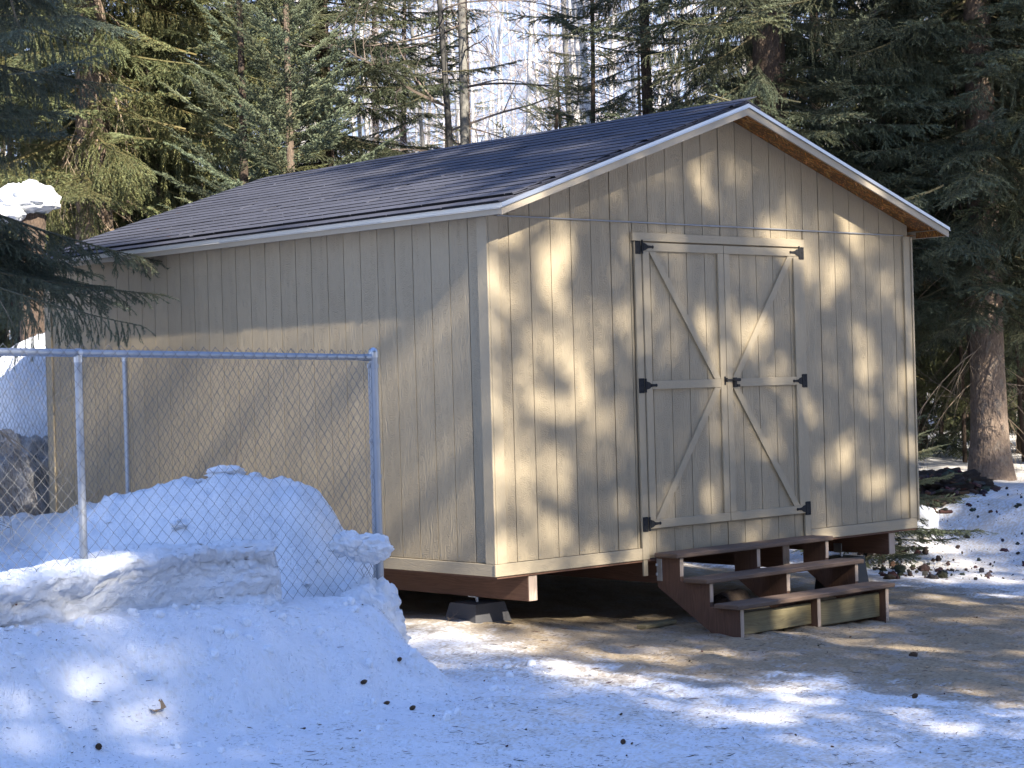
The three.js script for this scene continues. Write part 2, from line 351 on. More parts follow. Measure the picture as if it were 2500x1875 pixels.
groundCol.wrapS = groundCol.wrapT = THREE.ClampToEdgeWrapping;
{
  const n = 520, g = gridGeo(n, n, (u, v) => {
    const p = planAt(11.5 + 2.1 * Math.sinh(5.4 * (v * 2 - 1)), 2.3 * Math.sinh(5.2 * (u * 2 - 1)));
    p.y = ground(p.x, p.z); return p;
  }, (p) => [(p.x + 9) / 18, (p.z + 5) / 14]);
  const pos = g.attributes.position, uv1 = [];
  for (let i = 0; i < pos.count; i++) uv1.push(pos.getX(i), pos.getZ(i));
  g.setAttribute('uv1', new THREE.Float32BufferAttribute(uv1, 2));
  const b = rep(crust, 1 / 0.7, 1 / 0.7); b.channel = 1;
  solo('ground', g, std({ map: groundCol, bumpMap: b, bumpScale: 0.012, roughness: 0.8 }), null, null, null, 'structure');
}

// ---------------------------------------------------------------- the shed
const RIDGE = SHED.W / 2, SL = 1 / 3, OE = 0.136, OG = 0.323, ROOFTOP = 3.425; // ridge, slope, overhangs, deck top at the ridge
const deckTop = (x) => ROOFTOP - Math.abs(x - RIDGE) * SL;
{
  const shed = thing('storage_shed', 'tan board-sided storage shed with dark shingle roof and black-hinged double doors', 'shed');
  const W = SHED.W, L = SHED.L, P = 0.2032, gap = 0.0065; let sv = 3;
  const gableTop = (x) => deckTop(x) - 0.016;
  // carcass behind the boards
  const wallTop = 2.52;
  part(shed, 'wall_backing', mergeGeometries([
    prism([[0.008, 0.0], [W - 0.008, 0], [W - 0.008, gableTop(W) - 0.003], [RIDGE, gableTop(RIDGE) - 0.003], [0.008, gableTop(0) - 0.003]], -0.1, -0.008, XY),
    prism([[0.008, 0.0], [W - 0.008, 0], [W - 0.008, gableTop(W) - 0.003], [RIDGE, gableTop(RIDGE) - 0.003], [0.008, gableTop(0) - 0.003]], -L, -L + 0.09, XY),
    cbox(0.008, 0, -L + 0.092, 0.098, wallTop - 0.002, -0.102, 0), cbox(W - 0.098, 0, -L + 0.092, W - 0.008, wallTop - 0.002, -0.102, 0)]), M.backing);
  part(shed, 'floor', cbox(0.01, 0.004, -L + 0.01, W - 0.01, 0.03, -0.01, 0), M.rawEnd);
  // siding boards, front: below and above the flashing; none where the doors are
  const front = (x0, x1, y0, yTop) => {
    const seam = (q) => (Math.abs(q / (6 * P) - Math.round(q / (6 * P))) < 0.01 ? 0.0025 : 0), a = x0 + gap / 2 + seam(x0), b = x1 - gap / 2 - seam(x1), tp = typeof yTop === 'function' ? (a < RIDGE && b > RIDGE ? [[b, yTop(b)], [RIDGE, yTop(RIDGE)], [a, yTop(a)]] : [[b, yTop(b)], [a, yTop(a)]]) : [[b, yTop], [a, yTop]];
    part(shed, 'siding_board', prism([[a, y0], [b, y0], ...tp], -0.007, 0, XY), M.siding[(sv = (sv * 7 + 5) % 11) % 3]);
  };
  const cuts = [0.003]; for (let k = 1; k < 24; k++) cuts.push(k * P); cuts.push(W - 0.003);
  for (let k = 0; k < 24; k++) {
    const a = cuts[k], b = cuts[k + 1];
    front(a, b, 2.516, gableTop);
    if (b <= 1.45 || a >= 3.435) front(a, b, 0.086, 2.5085);
    else if (a < 1.45) front(a, 1.446, 0.086, 2.51);
    else if (b > 3.435) { front(3.443, b, 0.086, 2.51); }
  }
  for (let k = 7; k < 17; k++) front(Math.max(cuts[k], 1.452), Math.min(cuts[k + 1], 3.437), 2.43, 2.51); // above the header
  for (let k = 7; k < 17; k++) front(Math.max(cuts[k], 1.528), Math.min(cuts[k + 1], 3.36), 0.02, 0.216);   // below the doors
  // side boards
  for (let k = 0; k < 30; k++) {
    const a = -k * P - (k ? gap / 2 : 0.003), b = -(k + 1) * P + (k < 29 ? gap / 2 : 0.003);
    part(shed, 'siding_board', prism([[b, 0.086], [a, 0.086], [a, 2.512], [b, 2.512]], 0.007, 0, ZY, 1.1, 0), M.siding[(sv = (sv * 7 + 5) % 11) % 3]);
  }
  // far sides, one sheet each
  part(shed, 'siding_panel', cbox(W - 0.0075, 0.01, -L, W, 2.5, 0, 0), M.siding[1]);
  part(shed, 'siding_panel', cbox(0.0, 0.01, -L - 0.0075, W, 2.5, -L, 0), M.siding[1]);
  // trim
  const T = 0.019;
  part(shed, 'corner_trim', cbox(-0.0015, 0.083, 0.0008, 0.089, 2.512, T, 0.003, 0.1, 0.2), M.trim);
  part(shed, 'corner_trim', cbox(-T, 0.083, -0.089, -0.0008, 2.505, T - 0.004, 0.003, 0.3, 0.7), M.trim);
  part(shed, 'corner_trim', cbox(W - 0.089, 0.083, 0.0008, W + 0.002, 2.505, T, 0.003, 0.2, 0.4), M.trim);
  part(shed, 'corner_trim', cbox(W + 0.0035, 0.06, -0.089, W + T + 0.004, 2.5, T + 0.012, 0.003, 0.5, 0.1), M.trim);
  part(shed, 'corner_trim', cbox(-T, 0.083, -L - 0.002, -0.0008, 2.505, -L + 0.089, 0.003, 0.6, 0.3), M.trim);
  part(shed, 'corner_trim', cbox(-T + 0.002, 0.06, -L - 0.025, 0.07, 2.5, -L - 0.009, 0.003, 0.6, 0.3), M.trim);
  part(shed, 'skirt_trim', cbox(-T - 0.004, -0.004, 0.001, 1.452, 0.082, T, 0.003, 0.2, 0.9), M.trim);
  part(shed, 'skirt_trim', cbox(3.438, -0.004, 0.001, W + 0.001, 0.082, T, 0.003, 0.4, 0.3), M.trim);
  part(shed, 'skirt_trim', cbox(-T, -0.004, -L, -0.001, 0.082, -0.0005, 0.003, 0.15, 0.5), M.trim);
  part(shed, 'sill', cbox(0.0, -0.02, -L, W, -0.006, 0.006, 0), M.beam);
  // metal flashing between the lower and the upper boards
  part(shed, 'flashing', mergeGeometries([cbox(0.092, 2.509, -0.006, W - 0.092, 2.5155, 0.0018, 0.0005), rod(V(0.085, 2.5125, 0.0085), V(2.36, 2.5125, 0.0095), 0.0062, 10).toNonIndexed(), rod(V(2.3, 2.513, 0.0105), V(2.42, 2.513, 0.0105), 0.0085, 10).toNonIndexed(), rod(V(2.38, 2.5135, 0.0095), V(W - 0.085, 2.5125, 0.0085), 0.0062, 10).toNonIndexed()]), M.rod);
  const nails = [], nr = rng(55), nail = (x, y) => nails.push(new THREE.CylinderGeometry(0.0035, 0.0035, 0.0014, 7).rotateX(Math.PI / 2).translate(x, y, 0.0005).toNonIndexed());
  for (let k = 0; k < 24; k++) { const x = k * P + 0.014; if (x > 1.43 && x < 3.44) continue; for (let y = 0.115; y < 2.5; y += (k % 6 ? 1.18 : 0.3) + 0.02 * nr()) nail(x + 0.012 * nr(), y); nail(x + 0.02, 2.56); }
  for (let z = 0.2; z < SHED.L; z += 0.2032) for (const y of [0.12, 2.47]) nails.push(new THREE.CylinderGeometry(0.0035, 0.0035, 0.0014, 7).rotateZ(Math.PI / 2).translate(-0.0005, y + 0.01 * nr(), -z + 0.02).toNonIndexed());
  part(shed, 'nail_heads', mergeGeometries(nails), M.rod, { kind: 'stuff' });
  // casings round the doors
  part(shed, 'door_casing', cbox(1.455, -0.005, 0.0006, 1.5265, 2.370, 0.021, 0.003, 0.1, 0.3), M.trim);
  part(shed, 'door_casing', cbox(3.3615, -0.005, 0.0006, 3.4345, 2.370, 0.021, 0.003, 0.3, 0.6), M.trim);
  part(shed, 'door_header', cbox(1.428, 2.373, 0.0006, 3.4315, 2.437, 0.030, 0.003, 0.2, 0.8), M.trim);
  part(shed, 'casing_block', cbox(1.462, -0.125, 0.001, 1.505, -0.008, 0.02, 0.002), M.trim);
  // doors
  const doorLeaf = (x0, x1, hingeLeft) => {
    const y0 = 0.222, y1 = 2.362, d = new THREE.Group(); d.name = numbered('door'); shed.add(d); d.position.set(x0, y0, 0);
    const sub = (n, g, m) => { g.translate(-x0, -y0, 0); return part(d, n, g, m); };
    const s = 0.066, z0 = 0.0125, z1 = 0.031, tb = 0.064;
    sub('door_panel', cbox(x0 + 0.002, y0 + 0.002, -0.006, x1 - 0.002, y1 - 0.002, 0.005, 0), M.backing);
    for (let k = 7; k < 17; k++) { const a = Math.max(k * P + gap / 2, x0 + 0.003), b = Math.min((k + 1) * P - gap / 2, x1 - 0.003); if (b - a > 0.03) sub('door_board', prism([[a, y0 + 0.003], [b, y0 + 0.003], [b, y1 - 0.003], [a, y1 - 0.003]], 0.0052, 0.0122, XY), M.siding[k % 3]); }
    const il = x0 + s, ir = x1 - s;
    sub('stile', cbox(x0, y0 + tb + 0.001, z0, il, y1 - tb - 0.001, z1, 0.0025, 0.1 + x0, 0.2), M.trim);
    sub('stile', cbox(ir, y0 + tb + 0.001, z0, x1, y1 - tb - 0.001, z1, 0.0025, 0.4 + x0, 0.5), M.trim);
    sub('rail', cbox(x0, y1 - tb, z0, x1, y1, z1, 0.0025, 0.3 + x0, 0.1), M.trim);
    sub('rail', cbox(x0, y0, z0, x1, y0 + tb, z1, 0.0025, 0.7 + x0, 0.3), M.trim);
    sub('rail', cbox(il + 0.001, 1.262, z0, ir - 0.001, 1.327, z1, 0.0025, 0.5 + x0, 0.7), M.trim);
    const hz = hingeLeft ? il + 0.002 : ir - 0.002, cz = hingeLeft ? ir - 0.002 : il + 0.002, w = hingeLeft ? 0.07 : -0.07;
    sub('brace', prism([[hz, y1 - tb - 0.002], [hz + w, y1 - tb - 0.002], [cz, 1.329], [cz - w, 1.329]], z0, z1 - 0.001, XY, 0.2, 0.1), M.trim);
    sub('brace', prism([[hz, y0 + tb + 0.002], [hz + w, y0 + tb + 0.002], [cz, 1.26], [cz - w, 1.26]], z0, z1 - 0.001, XY, 0.6, 0.4), M.trim);
    // black T hinges
    for (const yc of [2.33, 1.293, 0.259]) {
      const e = hingeLeft ? x0 : x1, sg = hingeLeft ? 1 : -1, px = (a) => e + sg * a;
      const arm = []; arm.push([px(0.004), yc - 0.03], [px(0.03), yc - 0.024], [px(0.05), yc - 0.012], [px(0.095), yc - 0.008]);
      for (let k = 0; k <= 6; k++) { const t = -Math.PI / 2 + (Math.PI * k) / 6; arm.push([px(0.103 + 0.013 * Math.cos(t)), yc + 0.012 * Math.sin(t)]); }
      arm.push([px(0.095), yc + 0.008], [px(0.05), yc + 0.012], [px(0.03), yc + 0.024], [px(0.004), yc + 0.03]);
      const plate = []; for (const [cx, cy, a0] of [[-0.068, -0.05, 180], [-0.022, -0.05, 270], [-0.022, 0.05, 0], [-0.068, 0.05, 90]]) for (const k of [0, 1, 2]) { const t = ((a0 + k * 45) * Math.PI) / 180; plate.push([px(cx + 0.005 * Math.cos(t)), yc + cy + 0.005 * Math.sin(t)]); }
      const gs = [prism(arm, z1 + 0.0005, z1 + 0.0045, XY), prism(plate, 0.0215, 0.0255, XY)].map((g) => g.toNonIndexed ? (g.index ? g.toNonIndexed() : g) : g);
      gs.push(rod(V(px(-0.006), yc - 0.052, z1), V(px(-0.006), yc + 0.052, z1), 0.0075, 10).toNonIndexed());
      for (const a of [0.05, 0.103]) gs.push(rod(V(px(a), yc, z1), V(px(a), yc, z1 + 0.008), 0.005, 8).toNonIndexed());
      for (const b of [-0.04, 0.0, 0.04]) gs.push(rod(V(px(-0.05), yc + b, 0.022), V(px(-0.05), yc + b, 0.0295), 0.0045, 8).toNonIndexed());
      sub('hinge', mergeGeometries(gs), M.black);
    }
    if (!hingeLeft) {
      const g = [cbox(2.505, 1.26, z1 + 0.0005, 2.55, 1.335, z1 + 0.008, 0.002), cbox(2.49, 1.305, z1 + 0.009, 2.572, 1.33, z1 + 0.034, 0.006), cbox(2.53, 1.262, z1 + 0.009, 2.566, 1.283, z1 + 0.03, 0.005), rod(V(2.412, 1.318, z1 + 0.016), V(2.5, 1.318, z1 + 0.016), 0.007, 10).toNonIndexed(), rod(V(2.517, 1.262, z1 + 0.012), V(2.517, 1.33, z1 + 0.012), 0.012, 10).toNonIndexed()];
      sub('latch', mergeGeometries(g), M.black);
    } else sub('latch_keeper', mergeGeometries([cbox(2.405, 1.278, z1 + 0.0005, 2.424, 1.345, z1 + 0.005, 0.002), cbox(2.409, 1.303, z1 + 0.005, 2.42, 1.334, z1 + 0.03, 0.004)]), M.black);
  };
  doorLeaf(1.532, 2.4385, true); doorLeaf(2.4435, 3.356, false);
  // roof: deck, soffit boards, fascia, drip edge, shingles
  const x0 = -OE + 0.006, x1 = W + OE - 0.006, zf = OG - 0.02, zb = -L - 0.045, th = 0.0125;
  for (const sg of [-1, 1]) {
    const ex = sg < 0 ? x0 : x1, pts = [[RIDGE, ROOFTOP], [ex, deckTop(ex)], [ex, deckTop(ex) - th], [RIDGE, ROOFTOP - th]];
    part(shed, 'roof_deck', prism(pts, zb, zf, XY, 0, 0, false), M.osb);
    // uv of the underside follows x and z, so lay a soffit sheet 2 mm below with its own uv
    const g = gridGeo(1, 1, (u, v) => { const x = lerp(RIDGE, ex, u); return V(x, deckTop(x) - th - 0.002, lerp(0.001, zf, v)); }, (p) => [p.x, p.z + 0.3]);
    part(shed, 'soffit', g, M.osb);
  }
  const fh = 0.079, ft = 0.018;
  for (const [za, zb2] of [[zf + 0.0006, zf + ft], [zb - ft, zb - 0.0006]]) for (const sg of [-1, 1]) {
    const ex = sg < 0 ? x0 - 0.017 : x1 + 0.017, d0 = 0.002;
    part(shed, 'rake_fascia', prism([[RIDGE, ROOFTOP - d0], [ex, deckTop(ex) - d0], [ex, deckTop(ex) - fh], [RIDGE, ROOFTOP - fh - 0.003]], za, zb2, XY), M.fascia);
  }
  const ey = deckTop(x0) - 0.004;
  part(shed, 'eave_fascia', prism([[-ft, 0], [-0.0006, 0], [-0.0006, -fh + 0.004], [-ft, -fh + 0.004]], zb, zf, (a, b, t) => [x0 + a, ey + b, t]), M.fascia);
  part(shed, 'eave_fascia', prism([[0.0006, 0], [ft, 0], [ft, -fh + 0.004], [0.0006, -fh + 0.004]], zb, zf, (a, b, t) => [x1 + a, ey + b, t]), M.fascia);
  part(shed, 'eave_lining', cbox(x1 - 0.014, ey - fh + 0.008, 0.001, x1 - 0.001, ey - 0.018, zf - 0.001, 0.001), M.osb);
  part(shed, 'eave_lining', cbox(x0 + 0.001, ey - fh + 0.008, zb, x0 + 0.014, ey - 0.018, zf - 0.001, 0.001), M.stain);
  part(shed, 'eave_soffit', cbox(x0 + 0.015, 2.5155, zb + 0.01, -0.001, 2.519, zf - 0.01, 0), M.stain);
  part(shed, 'eave_soffit', cbox(W + 0.0255, 2.5155, zb + 0.01, x1 - 0.015, 2.519, -0.001, 0), M.osb);
  // drip edge metal
  for (const sg of [-1, 1]) {
    const ex = sg < 0 ? x0 - ft - 0.006 : x1 + ft + 0.006, len = Math.hypot(ex - RIDGE, deckTop(ex) - ROOFTOP);
    const lip = (a, b, za, zb3) => prism([[RIDGE, ROOFTOP + a], [ex, deckTop(ex) + a], [ex, deckTop(ex) + b], [RIDGE, ROOFTOP + b]], za, zb3, XY);
    part(shed, 'drip_edge', mergeGeometries([lip(0.005, 0.0015, zf - 0.05, zf + ft + 0.008), lip(0.0014, -0.022, zf + ft + 0.006, zf + ft + 0.008), lip(-0.0222, -0.026, zf + ft + 0.0061, zf + ft + 0.016)]), M.galv);
    void len;
  }
  const dx = x0 - ft - 0.006;
  const drip2 = std({ color: new THREE.Color().setRGB(0.66, 0.63, 0.56), metalness: 0.25, roughness: 0.45 });
  const dripGeo = (za, zb4) => mergeGeometries([prism([[dx, deckTop(dx) + 0.002], [dx + 0.05, deckTop(dx + 0.05) + 0.002], [dx + 0.05, deckTop(dx + 0.05) + 0.0045], [dx, deckTop(dx) + 0.0045]], za, zb4, XY), cbox(dx - 0.0015, deckTop(dx) - 0.026, za, dx + 0.0005, deckTop(dx) + 0.004, zb4, 0), prism([[dx - 0.012, deckTop(dx) - 0.032], [dx + 0.0004, deckTop(dx) - 0.0262], [dx + 0.0004, deckTop(dx) - 0.0285], [dx - 0.012, deckTop(dx) - 0.0345]], za, zb4, XY)]);
  part(shed, 'drip_edge', dripGeo(-3.12, zf + ft + 0.007), drip2);
  part(shed, 'drip_edge', dripGeo(zb, -3.05).translate(-0.002, 0.0015, 0), drip2);
  // shingles on the slope in view: courses of metre-long laminated strips
  const r = rng(77), cosS = 1 / Math.hypot(1, SL), sinS = SL * cosS, exp_ = 0.143, slopeLen = (RIDGE - dx) / cosS + 0.012, nC = Math.ceil(slopeLen / exp_), zA = zb - 0.01, zB = zf + ft + 0.002;
  const onSlope = (s, h, z) => [dx - 0.012 + s * cosS - h * sinS, deckTop(dx) + 0.006 - 0.004 + s * sinS + h * cosS, z]; // s up the slope, h off it
  const slab = (s0, s1, h0, h1, t, za, zb5, uo, vo) => { // butt edge at s0 raised h0, head at s1 raised h1, thickness t
    const c = [[s0, h0 - t], [s1, h1 - t * 0.6], [s1, h1], [s0, h0]];
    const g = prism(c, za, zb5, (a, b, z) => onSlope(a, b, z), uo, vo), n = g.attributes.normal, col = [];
    for (let i = 0; i < n.count; i++) { const k = -(n.getX(i) * cosS + n.getY(i) * sinS) > 0.6 ? 0.1 : 1; col.push(k, k, k); } // cut edges are black asphalt, toned darker still for shadow lines between courses
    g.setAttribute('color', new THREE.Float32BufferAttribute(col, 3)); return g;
  };
  for (let i = 0; i < nC; i++) {
    const s0 = i * exp_, s1 = Math.min(s0 + 0.30, slopeLen), off = (i * 0.37) % 0.98;
    for (let za = zA - off; za < zB; za += 0.98) {
      const a = Math.max(za, zA) + 0.001, b = Math.min(za + 0.98, zB) - 0.001 + (r() - 0.5) * 0.0;
      if (b - a < 0.03) continue;
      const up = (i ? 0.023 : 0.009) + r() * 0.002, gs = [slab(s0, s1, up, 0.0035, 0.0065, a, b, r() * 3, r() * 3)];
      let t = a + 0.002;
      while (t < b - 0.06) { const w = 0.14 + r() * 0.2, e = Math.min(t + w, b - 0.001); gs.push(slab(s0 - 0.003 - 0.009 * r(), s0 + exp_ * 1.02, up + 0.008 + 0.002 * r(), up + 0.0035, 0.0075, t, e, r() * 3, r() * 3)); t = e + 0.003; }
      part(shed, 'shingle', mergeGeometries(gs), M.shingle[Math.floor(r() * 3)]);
    }
  }
  for (let z = zA; z < zB - 0.02; z += 0.145) { // ridge caps
    const cap = [];
    for (const sg of [-1, 1]) cap.push(prism([[RIDGE, ROOFTOP + 0.022], [RIDGE + sg * 0.15, ROOFTOP + 0.022 - 0.15 * SL], [RIDGE + sg * 0.15, ROOFTOP + 0.016 - 0.15 * SL], [RIDGE, ROOFTOP + 0.016]], z, Math.min(z + 0.3, zB), (a, b, t) => [a, b + (t - z) * 0.02 + 0.002, t], r() * 2, r() * 2));
    cap.forEach((g) => g.setAttribute('color', new THREE.Float32BufferAttribute(new Array(g.attributes.position.count * 3).fill(1), 3)));
    part(shed, 'ridge_cap', mergeGeometries(cap), M.shingle[Math.floor(r() * 3)]);
  }
  part(shed, 'roofing', prism([[RIDGE + 0.01, ROOFTOP + 0.012], [x1 + 0.03, deckTop(x1 + 0.03) + 0.012], [x1 + 0.03, deckTop(x1 + 0.03) + 0.006], [RIDGE + 0.01, ROOFTOP + 0.006]], zA, zB - 0.004, XY), std({ color: new THREE.Color().setRGB(0.215, 0.21, 0.23), map: rep(granules, 2, 2) }));
  // skids under the floor
  const endGrain = M.rawEnd;
  for (const sx of [0.3085, 1.72, 3.1, 4.5]) {
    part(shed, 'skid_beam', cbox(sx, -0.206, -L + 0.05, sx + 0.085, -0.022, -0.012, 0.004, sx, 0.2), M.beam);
    part(shed, 'beam_end', cbox(sx + 0.003, -0.203, -0.011, sx + 0.082, -0.025, -0.0065, 0.001, sx, 0), endGrain);
  }
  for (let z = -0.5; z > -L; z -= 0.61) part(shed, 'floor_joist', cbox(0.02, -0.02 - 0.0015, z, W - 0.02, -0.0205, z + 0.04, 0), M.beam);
}
// pier blocks the skids stand on
function pier(x, z, label, mat) {
  const y = ground(x, z), t = thing('pier_block', label, 'pier block', 'pier blocks under the shed');
  t.position.set(x, y, z);
  const h = Math.max(0.1, -0.206 - y - 0.045);
  part(t, 'block', gridGeo(4, 1, (u, v) => { const a = Math.PI / 4 + u * Math.PI * 2, r = v < 0.5 ? 0.255 : 0.2; return V(Math.cos(a) * r, v < 0.5 ? -0.04 : h, Math.sin(a) * r); }, (p, u, v) => [u * 1.2, v * 0.2]).toNonIndexed(), mat).geometry.computeVertexNormals();
  part(t, 'block_top', cbox(-0.141, h - 0.003, -0.141, 0.141, h + 0.001, 0.141, 0), mat);
  part(t, 'adjusting_screw', rod(V(0, h, 0), V(0, -0.206 - y, 0), 0.011, 8), M.galv);
  part(t, 'bracket', mergeGeometries([cbox(-0.05, -0.212 - y, -0.04, 0.05, -0.2065 - y, 0.04, 0.001), cbox(-0.05, -0.2065 - y, -0.045, -0.0465, -0.13 - y, 0.045, 0.001)]), M.galv);
}
pier(0.36, -0.62, 'dark concrete pier block beneath the near left skid', M.concrete);
pier(4.54, -0.55, 'black pier block behind the right end of the steps', M.plastic);
pier(0.36, -3.2, 'concrete pier block deep under the left skid', M.concrete);

// ---------------------------------------------------------------- the steps
{
  const st = thing('wooden_steps', 'three-tread stained wooden steps with open risers before the shed doors', 'steps');
  const y0 = 0.044, rise = 0.172, run = 0.288, z0 = 0.281;
  [[1.541, 3.39, 0.3], [1.541, 3.40, 1.1], [1.545, 3.41, 2.0]].forEach(([a, b, u], k) => {
    const zf = z0 + k * run;
    part(st, 'tread', cbox(a, y0 - k * rise - 0.034, zf - 0.232, b, y0 - k * rise, zf, 0.006, u, u * 0.7), M.tread);
  });
  const prof = (g) => { const p = [[0.024, y0 - 0.035]]; for (let k = 0; k < 3; k++) { const zf = z0 + k * run - 0.03; p.push([zf, y0 - k * rise - 0.035], [zf, k < 2 ? y0 - (k + 1) * rise - 0.035 : g]); } p.push([0.60, g], [0.024, -0.215]); return p; };
  for (const x of [1.6, 2.475, 3.315]) {
    const g = ground(x + 0.02, 0.83) - 0.015;
    const s = part(st, 'stringer', prism(prof(g), x, x + 0.038, (a, b, t) => [t, b, a], 0.2 + x, 0.1), M.stain);
    for (let k = 0; k < 3; k++) { const zf = z0 + k * run - 0.03; part(s, 'riser_edge', cbox(x + 0.001, k < 2 ? y0 - (k + 1) * rise + 0.0005 : g + 0.01, zf + 0.0005, x + 0.037, y0 - k * rise - 0.036, zf + 0.0045, 0.001, x + k, 0.3), M.rawEnd); }
  }
  for (const [a, b] of [[1.64, 2.473], [2.515, 3.313]]) { const g = Math.max(ground(a, 0.76), ground(b, 0.76)); part(st, 'toe_board', cbox(a, g - 0.01, 0.735, b, -0.372, 0.773, 0.004, a, 0.4), M.treated); }
  part(st, 'hanger_strap', mergeGeometries([cbox(1.594, -0.17, 0.022, 1.5985, -0.005, 0.075, 0.001), cbox(1.585, -0.13, 0.0205, 1.6, -0.11, 0.03, 0.001), cbox(1.583, -0.06, 0.0205, 1.6, -0.04, 0.03, 0.001)]), M.galv);
}

// ---------------------------------------------------------------- chain-link fence round the run
{
  const fence = thing('chain_link_fence', 'galvanised chain-link fence with top rail half buried in the snow bank', 'fence');
  const onF = (s, y) => V(FE.x + FA.x * s, y, FE.z + FA.z * s), onB = (s, y) => V(FE.x + FB.x * s, y, FE.z + FB.z * s);
  const railF = (s) => 1.523 + 0.0185 * s, railB = (s) => 1.523 + 0.033 * s;
  const bot = -0.25;
  part(fence, 'corner_post', rod(V(FE.x, bot - 0.2, FE.z), V(FE.x, 1.545, FE.z), 0.0285, 20), M.pipe);
  part(fence, 'post_cap', (() => { const pts = []; for (let i = 0; i <= 8; i++) { const t = (i / 8) * Math.PI / 2; pts.push(new THREE.Vector2(0.032 * Math.cos(t) + 1e-5, 0.034 * Math.sin(t))); } pts.unshift(new THREE.Vector2(0.032, -0.03)); return new THREE.LatheGeometry(pts, 20).translate(FE.x, 1.553, FE.z); })(), M.galv);
  for (const y of [1.47, 1.0, 0.78, 0.33]) part(fence, 'tension_band', mergeGeometries([new THREE.CylinderGeometry(0.0325, 0.0325, 0.024, 20).translate(FE.x, y, FE.z), cbox(-0.012, -0.012, -0.004, 0.012, 0.012, 0.004, 0.001).translate(FE.x + FA.x * 0.042, y, FE.z + FA.z * 0.042)].map((g) => g.index ? g.toNonIndexed() : g)), M.pipe);
  part(fence, 'tension_bar', rod(onF(0.043, bot), onF(0.043, 1.49), 0.006, 6), M.pipe);
  part(fence, 'tension_bar', rod(onB(0.043, bot), onB(0.043, 1.49), 0.006, 6), M.pipe);
  part(fence, 'rail_end', rod(onF(0.03, 1.5235), onF(0.09, 1.5245), 0.023, 14), M.pipe);
  part(fence, 'top_rail', rod(onF(0.08, railF(0.08)), onF(2.28, railF(2.28)), 0.0195, 16), M.pipe);
  part(fence, 'top_rail', rod(onF(2.24, railF(2.24)), onF(5.2, railF(5.2)), 0.0212, 16), M.pipe);
  part(fence, 'top_rail', rod(onB(0.05, railB(0.05)), onB(8.2, railB(8.2)), 0.0195, 16), M.pipe);
  for (const [p, y] of [[onF(2.272, 0), railF(2.272)], [onB(3.743, 0), railB(3.743)], [onF(4.95, 0), railF(4.95)], [onB(7.4, 0), railB(7.4)]]) {
    part(fence, 'line_post', rod(V(p.x, bot - 0.2, p.z), V(p.x, y - 0.022, p.z), 0.0215, 16), M.pipe);
    part(fence, 'loop_cap', mergeGeometries([rod(V(p.x, y - 0.05, p.z), V(p.x, y - 0.012, p.z), 0.0245, 14), (() => { const d = p.x < -1.5 ? FA : FB; return rod(V(p.x - d.x * 0.012, y, p.z - d.z * 0.012), V(p.x + d.x * 0.012, y, p.z + d.z * 0.012), 0.026, 14); })()].map((g) => g.toNonIndexed())), M.galv);
  }
  // woven wire: zigzag strands that hook into each other at the knots
  const mesh = (on, rail, len, s0) => {
    const D = 0.085, half = D / 2, gs = [], top = 0.045, q = 0.006, r = rng(9);
    const nk = Math.floor((len - s0) / half);
    for (let k = 0; k < nk; k++) {
      const a = s0 + k * half, b = a + half, pts = [], y1 = rail(a) + top + 0.004 * (r() - 0.5), off = k % 2;
      const nrm = on === onF ? FN : V(0.99156, 0, 0.12963);
      // strand k swings between a (on even rows for even k) and b
      for (let j = 0; ; j++) {
        const y = y1 - j * half * 1.0; if (y < bot) break;
        const atA = (j + off) % 2 === 0, s = atA ? a - q * 0.3 : b + q * 0.3, p = on(s, y), bow = 0.0022 * (j % 2 ? 1 : -1);
        pts.push(V(p.x + nrm.x * (0.024 + bow), p.y, p.z + nrm.z * (0.024 + bow)));
      }
      gs.push(tube(pts, pts.map(() => 0.0017), 4, 1, false));
    }
    const g = mergeGeometries(gs); return g;
  };
  part(fence, 'wire_mesh', mesh(onF, railF, 5.0, 0.045), M.wire);
  part(fence, 'wire_mesh', mesh(onB, railB, 7.6, 0.045), M.wire);
  for (const [p, y] of [[onB(3.743, 0), 1.2], [onB(3.743, 0), 0.86], [onF(2.272, 0), 1.05], [onF(2.272, 0), 0.72]]) part(fence, 'tie_wire', new THREE.TorusGeometry(0.024, 0.002, 6, 18).rotateX(Math.PI / 2).rotateZ(0.12).translate(p.x, y, p.z), M.galv);
}

